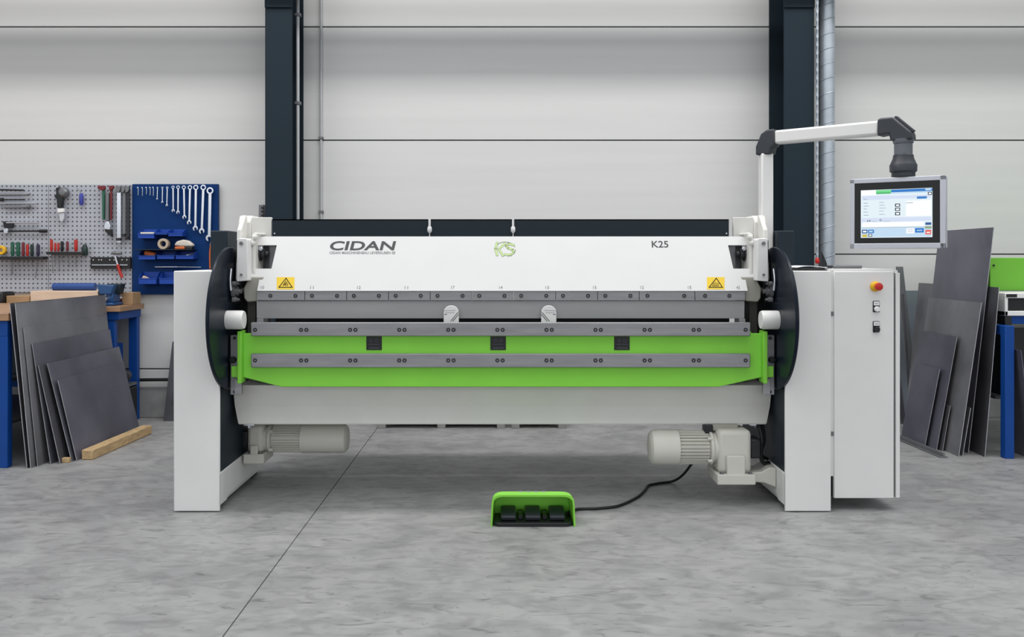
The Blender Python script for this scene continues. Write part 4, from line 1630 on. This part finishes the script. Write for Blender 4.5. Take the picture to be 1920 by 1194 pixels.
tag(b.build('wood_piece', 'lightwood', bev=0.002), 'pale wooden piece lying tilted in the bottom left blue bin', 'wood piece')
x0, x1, yf, yb, z0, z1, lip = BI[7]
b = B()
b.lathe((x0 + 0.045, yf + 0.04, z0 + 0.0035), (0, 0, 1), [(0.02, 0), (0.02, 0.03), (0.008, 0.036)], 16)
tag(b.build('spray_cap', 'chrome'), 'small bright cap standing in the bottom bin beside the machine', 'cap')

# shelf under the top row with tape roll and sander
b = B()
zsh = Z(467.5, YT - 0.06)
b.box(X(260, YT), X(368, YT), YB - 0.13, YB - 0.002, zsh - 0.006, zsh)
tag(b.build('small_shelf', 'navy', bev=0.001), 'dark narrow shelf on the blue panel under the top bins', 'shelf')
b = B()
b.ring((X(307.5, 2.58), 2.58, zsh + 0.0425), (0, 1, 0), 0.023, 0.042, 0.05, 32)
tag(b.build('tape_roll', 'tape', bev=0.002), 'cream roll of tape standing on the small dark shelf', 'tape')
SD = thing('hand_sander', 'white hand tool with orange underside on the small dark shelf', 'tool', (X(346, 2.58), 2.58, zsh))
b = B()
xs0, xs1 = X(328, 2.58), X(364, 2.58)
b.prism([(xs0, 2.55, zsh + 0.03), (xs0 + 0.02, 2.55, zsh + 0.062), (xs0 + 0.07, 2.55, zsh + 0.075), (xs1 - 0.04, 2.55, zsh + 0.068), (xs1 - 0.004, 2.55, zsh + 0.04), (xs1, 2.55, zsh + 0.022), (xs0 + 0.05, 2.55, zsh + 0.022)], (0, 0.06, 0))
b.build('body', 'glove', SD, bev=0.012)
b = B()
b.box(xs0 + 0.008, xs0 + 0.085, 2.548, 2.61, zsh + 0.0005, zsh + 0.022)
b.build('orange_base', 'orange', SD, bev=0.006)
b = B()
b.box(xs0 + 0.086, xs1 - 0.006, 2.55, 2.608, zsh + 0.0005, zsh + 0.021)
b.build('black_base', 'black', SD, bev=0.004)

# long rod on hooks, pliers with orange handles
b = B()
b.cyl(wpt(291, 500.5), wpt(333, 500.5), 0.0055, seg=10)
b.cyl(wpt(333, 500.5), wpt(377, 501), 0.0032, seg=10)
tag(b.build('drill_rod', 'chrome'), 'thin bright steel rod lying horizontally across the blue panel', 'rod')
PL = thing('pliers', 'pliers with copper coloured handles hanging below the longest wrench', 'pliers', wpt(396, 504))
for q in (-1, 1):
    b = B()
    b.tube([wpt(396 + q * 0.5, 459), wpt(396 + q * 2.6, 474), wpt(396 + q * 2.2, 504)], 0.006, seg=8)
    b.build('handle', 'orange', PL)
b = B()
b.prism([wpt(392.5, 461), wpt(394.5, 452), wpt(397.5, 452), wpt(399.5, 461)], (0, 0.012, 0))
b.build('jaw', 'greysteel', PL, bev=0.001)

# ------------------------------------------------------------------ left pegboard: rods, clamps, screwdrivers
rod('steel_bar', 'dark bar, topmost of the horizontal bars on the left pegboard', 'bar', -5, 355.5, 44, 356.5, 1.7, 'darksteel', group='horizontal bars on the left pegboard')
b = B()
b.cyl(wpt(-5, 365.5), wpt(52, 365), 1.3 * PXM, seg=10)
b.cyl(wpt(50, 365), wpt(57, 363.5), 2.6 * PXM, 1.5 * PXM, seg=10)
tag(b.build('steel_bar', 'greysteel'), 'second horizontal bar from the top on the left pegboard, knob at its end', 'bar', 'horizontal bars on the left pegboard')
b = B()
b.cyl(wpt(-5, 374), wpt(45, 374), 1.2 * PXM, seg=10)
b.cyl(wpt(-2, 374), wpt(6, 374), 3.2 * PXM, seg=12)
tag(b.build('steel_bar', 'darksteel'), 'third horizontal bar on the left pegboard, with a dark collar', 'bar', 'horizontal bars on the left pegboard')
rod('steel_bar', 'longest bright horizontal bar on the left pegboard, fourth from the top', 'bar', -5, 381, 69, 381, 1.8, 'chrome', group='horizontal bars on the left pegboard')
b = B()
b.cyl(wpt(8, 389.5), wpt(50, 388.5), 1.5 * PXM, seg=10)
b.cyl(wpt(49, 388.5), wpt(57, 387), 3.0 * PXM, seg=12)
tag(b.build('steel_bar', 'greysteel'), 'grey lowest bar of the upper five on the left pegboard', 'bar', 'horizontal bars on the left pegboard')
T1 = thing('bar_clamp', 'bar clamp with black head and bright bar on the left pegboard', 'clamp', wpt(5, 421))
b = B()
b.cyl(wpt(12, 417.5), wpt(72, 417), 1.7 * PXM, seg=10)
b.build('bar', 'chrome', T1)
b = B()
b.prism([wpt(5, 415), wpt(23, 415), wpt(25, 421), wpt(23, 427), wpt(7, 427)], (0, 0.02, 0))
b.build('head', 'black', T1, bev=0.003)
T2 = thing('torque_wrench', 'long dark torque wrench lying level above the left screwdrivers', 'wrench', wpt(0, 434))
b = B()
b.cyl(wpt(-5, 433.5), wpt(75, 433), 1.8 * PXM, seg=10)
b.build('shaft', 'darksteel', T2)
b = B()
b.cyl(wpt(74, 433), wpt(88, 433), 3.2 * PXM, seg=12)
b.build('grip', 'black', T2)
b = B()
b.box(X(9, YT), X(17, YT), YT - 0.02, YT + 0.01, Z(437.5, YT), Z(428.5, YT))
b.build('head', 'chrome', T2, bev=0.003)


def rack(px0, px1, py0, py1, label):
    b = B()
    b.box(X(px0, YT), X(px1, YT), YT - 0.055, YB - 0.002, Z(py1, YT), Z(py0, YT))
    return tag(b.build('tool_rack', 'black', bev=0.002), label, 'tool rack')


rack(-8, 87, 481, 486, 'black screwdriver rack on the left pegboard')
rack(93, 163, 472, 477, 'black screwdriver rack on the middle pegboard with red handles above')


def screwdriver(px, ytop, yrack, ytip, wpx, m, label, tipw=0.8, lean=0.0, rackb=486):
    Y = YT - 0.025
    t = thing('screwdriver', label, 'screwdriver', wpt(px + lean, ytip, Y), 'screwdrivers in the racks')
    b = B()
    top, bot = wpt(px, ytop, Y), wpt(px, yrack - 0.5, Y)
    L = (top - bot).length
    r = wpx * 0.5 * PXM
    b.lathe(bot, top - bot, [(r * 0.6, 0), (r * 0.7, L * 0.06), (r, L * 0.2), (r * 0.9, L * 0.45), (r, L * 0.8), (r * 0.8, L * 0.97), (0, L)], 10)
    b.build('handle', m, t)
    b = B()
    b.cyl(wpt(px, yrack, Y), wpt(px + lean, ytip, Y), tipw * PXM, seg=8)
    b.build('blade', 'greysteel', t)


SDV = [
    (23.5, 453, 481, 515, 6.5, 'dgreen', 'dark green handled screwdriver, left of the green pair in the left rack', 1.6, -1),
    (34, 453, 481, 500, 7, 'dgreen', 'bright green handled screwdriver, right of the green pair in the left rack', 0.7, 0),
    (43.5, 453.5, 481, 499, 5.5, 'darkred', 'dark red handled screwdriver left of the bright red one, left rack', 0.7, 0),
    (51.5, 457.5, 481, 497, 5.5, 'red', 'bright red handled screwdriver in the left rack', 0.7, 0),
    (60, 457.5, 481, 498, 6.5, 'blackgreen', 'black green handled screwdriver in the left rack, beside the violet one', 0.7, 0),
    (71.5, 457.5, 481, 521, 6.5, 'purple', 'dark violet handled screwdriver with long blade at the right of the left rack', 0.9, -5),
]
for a in SDV:
    screwdriver(*a)
SDV2 = [
    (96.5, 448, 472, 512, 5.5, 'red', 'red handled screwdriver at the far left of the middle rack', 0.9, 3),
    (103.5, 455, 472, 500, 4.5, 'red', 'short red handled screwdriver, second in the middle rack', 0.7, 0),
    (109.5, 455, 472, 506, 4.5, 'red', 'short red handled screwdriver, third in the middle rack', 0.7, 2),
    (116.5, 452, 472, 490, 6, 'black', 'black handled screwdriver between red ones in the middle rack', 0.7, 0),
    (126.5, 452, 472, 501, 5, 'darkred', 'dark red handled screwdriver right of the black one, middle rack', 0.8, 4),
    (142.5, 448.5, 472, 501, 7, 'red', 'large red handled screwdriver standing near the right of the middle rack', 0.8, 0),
]
for a in SDV2:
    screwdriver(*a)
b = B()
b.lathe(wpt(159, 479, YT - 0.02), (0, 0, 1), [(0.020, 0), (0.024, 0.03), (0.022, 0.06), (0.012, 0.085), (0, 0.09)], 16)
tag(b.build('grease_bottle', 'blackgreen'), 'dark green bottle at the right end of the middle screwdriver rack', 'bottle')
b = B()
b.ring(wpt(3, 469, YT - 0.01), (0, 1, 0), 0.014, 0.036, 0.03, 24)
tag(b.build('measuring_tape', 'yellow', bev=0.004), 'yellow round tool above the left rack at the picture edge', 'tape measure')
b = B()
b.box(X(25, YT), X(29, YT), YT - 0.02, YB - 0.002, Z(482, YT), Z(478, YT))
b.bm.clear()
b.bm.free()

# ------------------------------------------------------------------ middle pegboard tools
CT = thing('multi_tool', 'black and silver power cutter hanging at the top left of the middle pegboard', 'tool', wpt(118, 416))
b = B()
b.lathe(wpt(120, 361), (0.1, -1, 0), [(0.0, -0.02), (0.036, -0.018), (0.042, 0.0), (0.036, 0.03), (0.022, 0.042), (0, 0.044)], 24)
b.build('motor_head', 'greysteel', CT)
b = B()
b.prism([wpt(108, 353), wpt(115, 350.5), wpt(118, 360), wpt(121, 372), wpt(120, 390), wpt(111, 390), wpt(110, 375), wpt(105, 368), wpt(109, 365)], (0, -0.035, 0))
b.build('grip', 'black', CT, bev=0.006)
b = B()
b.prism([wpt(110.5, 391), wpt(123, 391), wpt(123, 398), wpt(111, 399)], (0, -0.03, 0))
b.build('collar', 'labelwhite', CT, bev=0.003)
b = B()
b.prism([wpt(112.5, 399), wpt(122, 399), wpt(122.5, 408), wpt(119, 416), wpt(114, 414)], (0, -0.02, 0))
b.build('blade', 'alu', CT, bev=0.002)
PK = thing('scriber', 'violet blue handled hook tool hanging near the top of middle pegboard', 'hook tool', wpt(152.5, 384))
b = B()
b.lathe(wpt(152.5, 384.5), (0, 0, 1), [(0.010, 0), (0.016, 0.012), (0.0155, 0.075), (0.011, 0.092), (0.004, 0.094)], 14)
b.build('handle', 'bluetool', PK)
b = B()
b.tube([wpt(152.5, 362), wpt(150, 358), wpt(143.5, 352)], 0.0028, seg=6, sub=3)
b.build('hook', 'greysteel', PK)


def pipe_wrench(px, py0, py1, wpx, m, label, jaw='darkred', headw=10, dirn=-1):
    t = thing('pipe_wrench', label, 'wrench', wpt(px, py1))
    b = B()
    b.prism([wpt(px - wpx, py0 + 6), wpt(px + wpx, py0 + 6), wpt(px + wpx * 0.8, py1), wpt(px - wpx * 0.8, py1)], (0, -0.018, 0))
    b.build('handle', m, t, bev=0.003)
    b = B()
    b.prism([wpt(px - wpx - (headw if dirn < 0 else 1), py0), wpt(px + wpx + (headw if dirn > 0 else 1), py0), wpt(px + wpx + (headw * 0.8 if dirn > 0 else 1), py0 + 5), wpt(px + wpx, py0 + 8), wpt(px - wpx, py0 + 9), wpt(px - wpx - (headw * 0.9 if dirn < 0 else 1), py0 + 6)], (0, -0.026, 0))
    b.build('jaw', jaw, t, bev=0.004)


pipe_wrench(195.5, 348.5, 412, 2.6, 'dgreen', 'dark pipe wrench with red jaw hanging left of the adjustable wrench', headw=8)
pipe_wrench(209.5, 348.5, 412, 2.0, 'darkred', 'dark red pipe wrench hanging right of the adjustable wrench', headw=4, dirn=1)
AW = thing('adjustable_wrench', 'grey adjustable wrench with bright jaw hanging between red pipe wrenches', 'wrench', wpt(206, 446))
b = B()
b.prism([wpt(201, 362), wpt(206.5, 362), wpt(206.8, 414), wpt(201.5, 414)], (0, -0.030, 0))
b.build('handle', 'greysteel', AW, bev=0.003)
b = B()
b.prism([wpt(198, 424), wpt(201, 416), wpt(206, 415), wpt(210.5, 424), wpt(210, 431), wpt(199, 430)], (0, -0.034, 0))
b.build('head', 'chrome', AW, bev=0.004)
b = B()
b.prism([wpt(198, 427), wpt(210.5, 430), wpt(212, 436), wpt(213, 445), wpt(207.5, 441), wpt(200, 434)], (0, -0.028, 0))
b.build('lower_jaw', 'black', AW, bev=0.003)
for (pa, pb, pt, pbm, m_, lab, hd) in ((220.5, 228, 352, 455, 'chrome', 'bright flat bar clamp hanging on the middle pegboard, the longest there', 'left'),
                                       (231, 236.5, 352, 447, 'greysteel', 'grey bar clamp hanging beside the bright one on the middle pegboard', 'mid'),
                                       (238.5, 244, 352, 450, 'darksteel', 'dark bar clamp hanging nearest the blue panel', 'right')):
    T = thing('bar_clamp', lab, 'clamp', wpt((pa + pb) / 2, pbm), 'clamps at the right of the middle pegboard')
    b = B()
    b.prism([wpt(pa, pt + 3), wpt(pb, pt + 3), wpt(pb, pbm), wpt(pa, pbm)], (0, -0.014, 0))
    b.build('bar', m_, T, bev=0.001)
    b = B()
    b.prism([wpt(pa - 1, pt - 3), wpt(pb + 0.6, pt - 3), wpt(pb + 0.8, pt + 4), wpt(pb - 2, pt + 9), wpt(pa - 1, pt + 9)], (0, -0.032, 0))
    b.build('fixed_jaw', 'greysteel', T, bev=0.003)
    b = B()
    b.prism([wpt(pa - 0.6, pbm - 9), wpt(pb + 0.6, pbm - 9), wpt(pb + 0.6, pbm - 4), wpt(pa - 0.6, pbm - 4)], (0, -0.03, 0))
    b.build('sliding_jaw', 'darksteel', T, bev=0.003)
MR = thing('magnetic_rail', 'black slotted metal rail fixed low on the middle pegboard', 'rail', wpt(207, 507))
b = B()
b.box(X(170, YT), X(245, YT), YB - 0.03, YB - 0.002, Z(503.5, YT), Z(482, YT))
b.build('rail_body', 'black', MR, bev=0.002)
b = B()
b.box(X(173, YT), X(240, YT), YB - 0.036, YB - 0.0302, Z(497.5, YT), Z(495.5, YT))
b.build('bright_edge', 'chrome', MR)
for px_ in (175, 185.5, 190.5, 206, 214, 229, 238):
    b = B()
    b.cyl((X(px_, YB - .03), YB - 0.0305, Z(487, YB - .03)), (X(px_, YB - .03), YB - 0.0325, Z(487, YB - .03)), 0.0042, seg=10)
    b.build('slot', 'labelwhite', MR)
HM = thing('hammer', 'hammer with red handle hanging in front of the black rail', 'hammer', wpt(228, 522, 2.60))
Yh = 2.615
b = B()
b.cyl(wpt(216, 474.5, Yh), wpt(228, 474.5, Yh), 3.0 * PXM, seg=14)
b.cyl(wpt(214, 474.5, Yh), wpt(216.2, 474.5, Yh), 3.8 * PXM, seg=14)
b.cyl(wpt(207 + 1, 475.5, Yh), wpt(214.5, 474.5, Yh), 1.3 * PXM, 2.8 * PXM, seg=14)
b.build('head', 'greysteel', HM)
b = B()
b.tube([wpt(214.5, 476, Yh), wpt(218, 488, Yh), wpt(221, 497, Yh)], 1.7 * PXM, seg=10)
b.build('shaft', 'alu', HM)
b = B()
b.tube([wpt(220.5, 496, Yh), wpt(225, 510, Yh), wpt(229, 520.5, Yh)], 2.8 * PXM, seg=10)
b.build('grip', 'red', HM)

# ------------------------------------------------------------------ right hand machine
GM = thing('bending_machine', 'second machine with green panel on blue legs at the right edge', 'machine', (3.6, 1.7, 0))
b = B()
b.box(3.262, 4.6, 1.60, 2.1, 1.036, 1.257)
part_label(b.build('green_panel', 'green2', GM, bev=0.004), 'apple green front panel')
b = B()
b.cyl((3.285, 1.601, 1.205), (3.285, 1.594, 1.205), 0.007, seg=12)
b.build('screw', 'black', GM)
b = B()
x0 = 3.185
b.box(x0, 4.6, 1.28, 1.56, 1.000, 1.032)
b.box(x0, x0 + 0.02, 1.28, 1.56, 0.888, 1.0)
b.box(x0, 4.6, 1.28, 1.56, 0.888, 0.918)
b.box(x0 + 0.01, 4.6, 1.50, 1.55, 0.9, 1.01)
b.build('table_frame', 'white', GM, bev=0.003)
b = B()
b.box(x0 + 0.03, 4.6, 1.34, 1.499, 0.92, 0.995)
b.build('table_slot', 'black', GM)
b = B()
b.box(x0 + 0.008, x0 + 0.075, 1.2765, 1.281, 1.006, 1.026)
b.build('type_plate', 'black', GM)
b = B()
b.box(x0 + 0.045, 4.6, 1.30, 1.54, 0.835, 0.887)
b.build('blue_rail', 'blue', GM, bev=0.003)
b = B()
b.box(x0 + 0.003, x0 + 0.046, 1.285, 1.54, 0.83, 0.887)
b.build('corner_cap', 'black', GM, bev=0.003)
for yy in (1.20, 1.95):
    b = B()
    b.box(3.142 if yy < 1.5 else 3.30, 3.20 if yy < 1.5 else 3.36, yy, yy + 0.055, 0, 0.83 if yy < 1.5 else 1.036)
    if yy < 1.5:
        b.box(3.142, 3.20, yy + 0.05, yy + 0.15, 0.77, 0.83)
    b.build('leg', 'blue', GM, bev=0.003)
b = B()
b.box(3.26, 4.6, 1.45, 2.0, 0.35, 0.80)
b.build('machine_body', 'black', GM)
b = B()
b.box(3.20, 4.6, 1.42, 2.0, 0.34, 0.36)
b.build('crossbar', 'greysteel', GM)
b = B()
b.prism([(3.30, 1.16, 0.0), (3.303, 1.40, 0.0), (3.222, 1.40, 0.68), (3.215, 1.16, 0.68)], (0.006, 0, 0.001))
tag(b.build('metal_sheet', 'sheet2'), 'narrow metal sheet leaning under the second machine behind its blue leg', 'metal sheet')
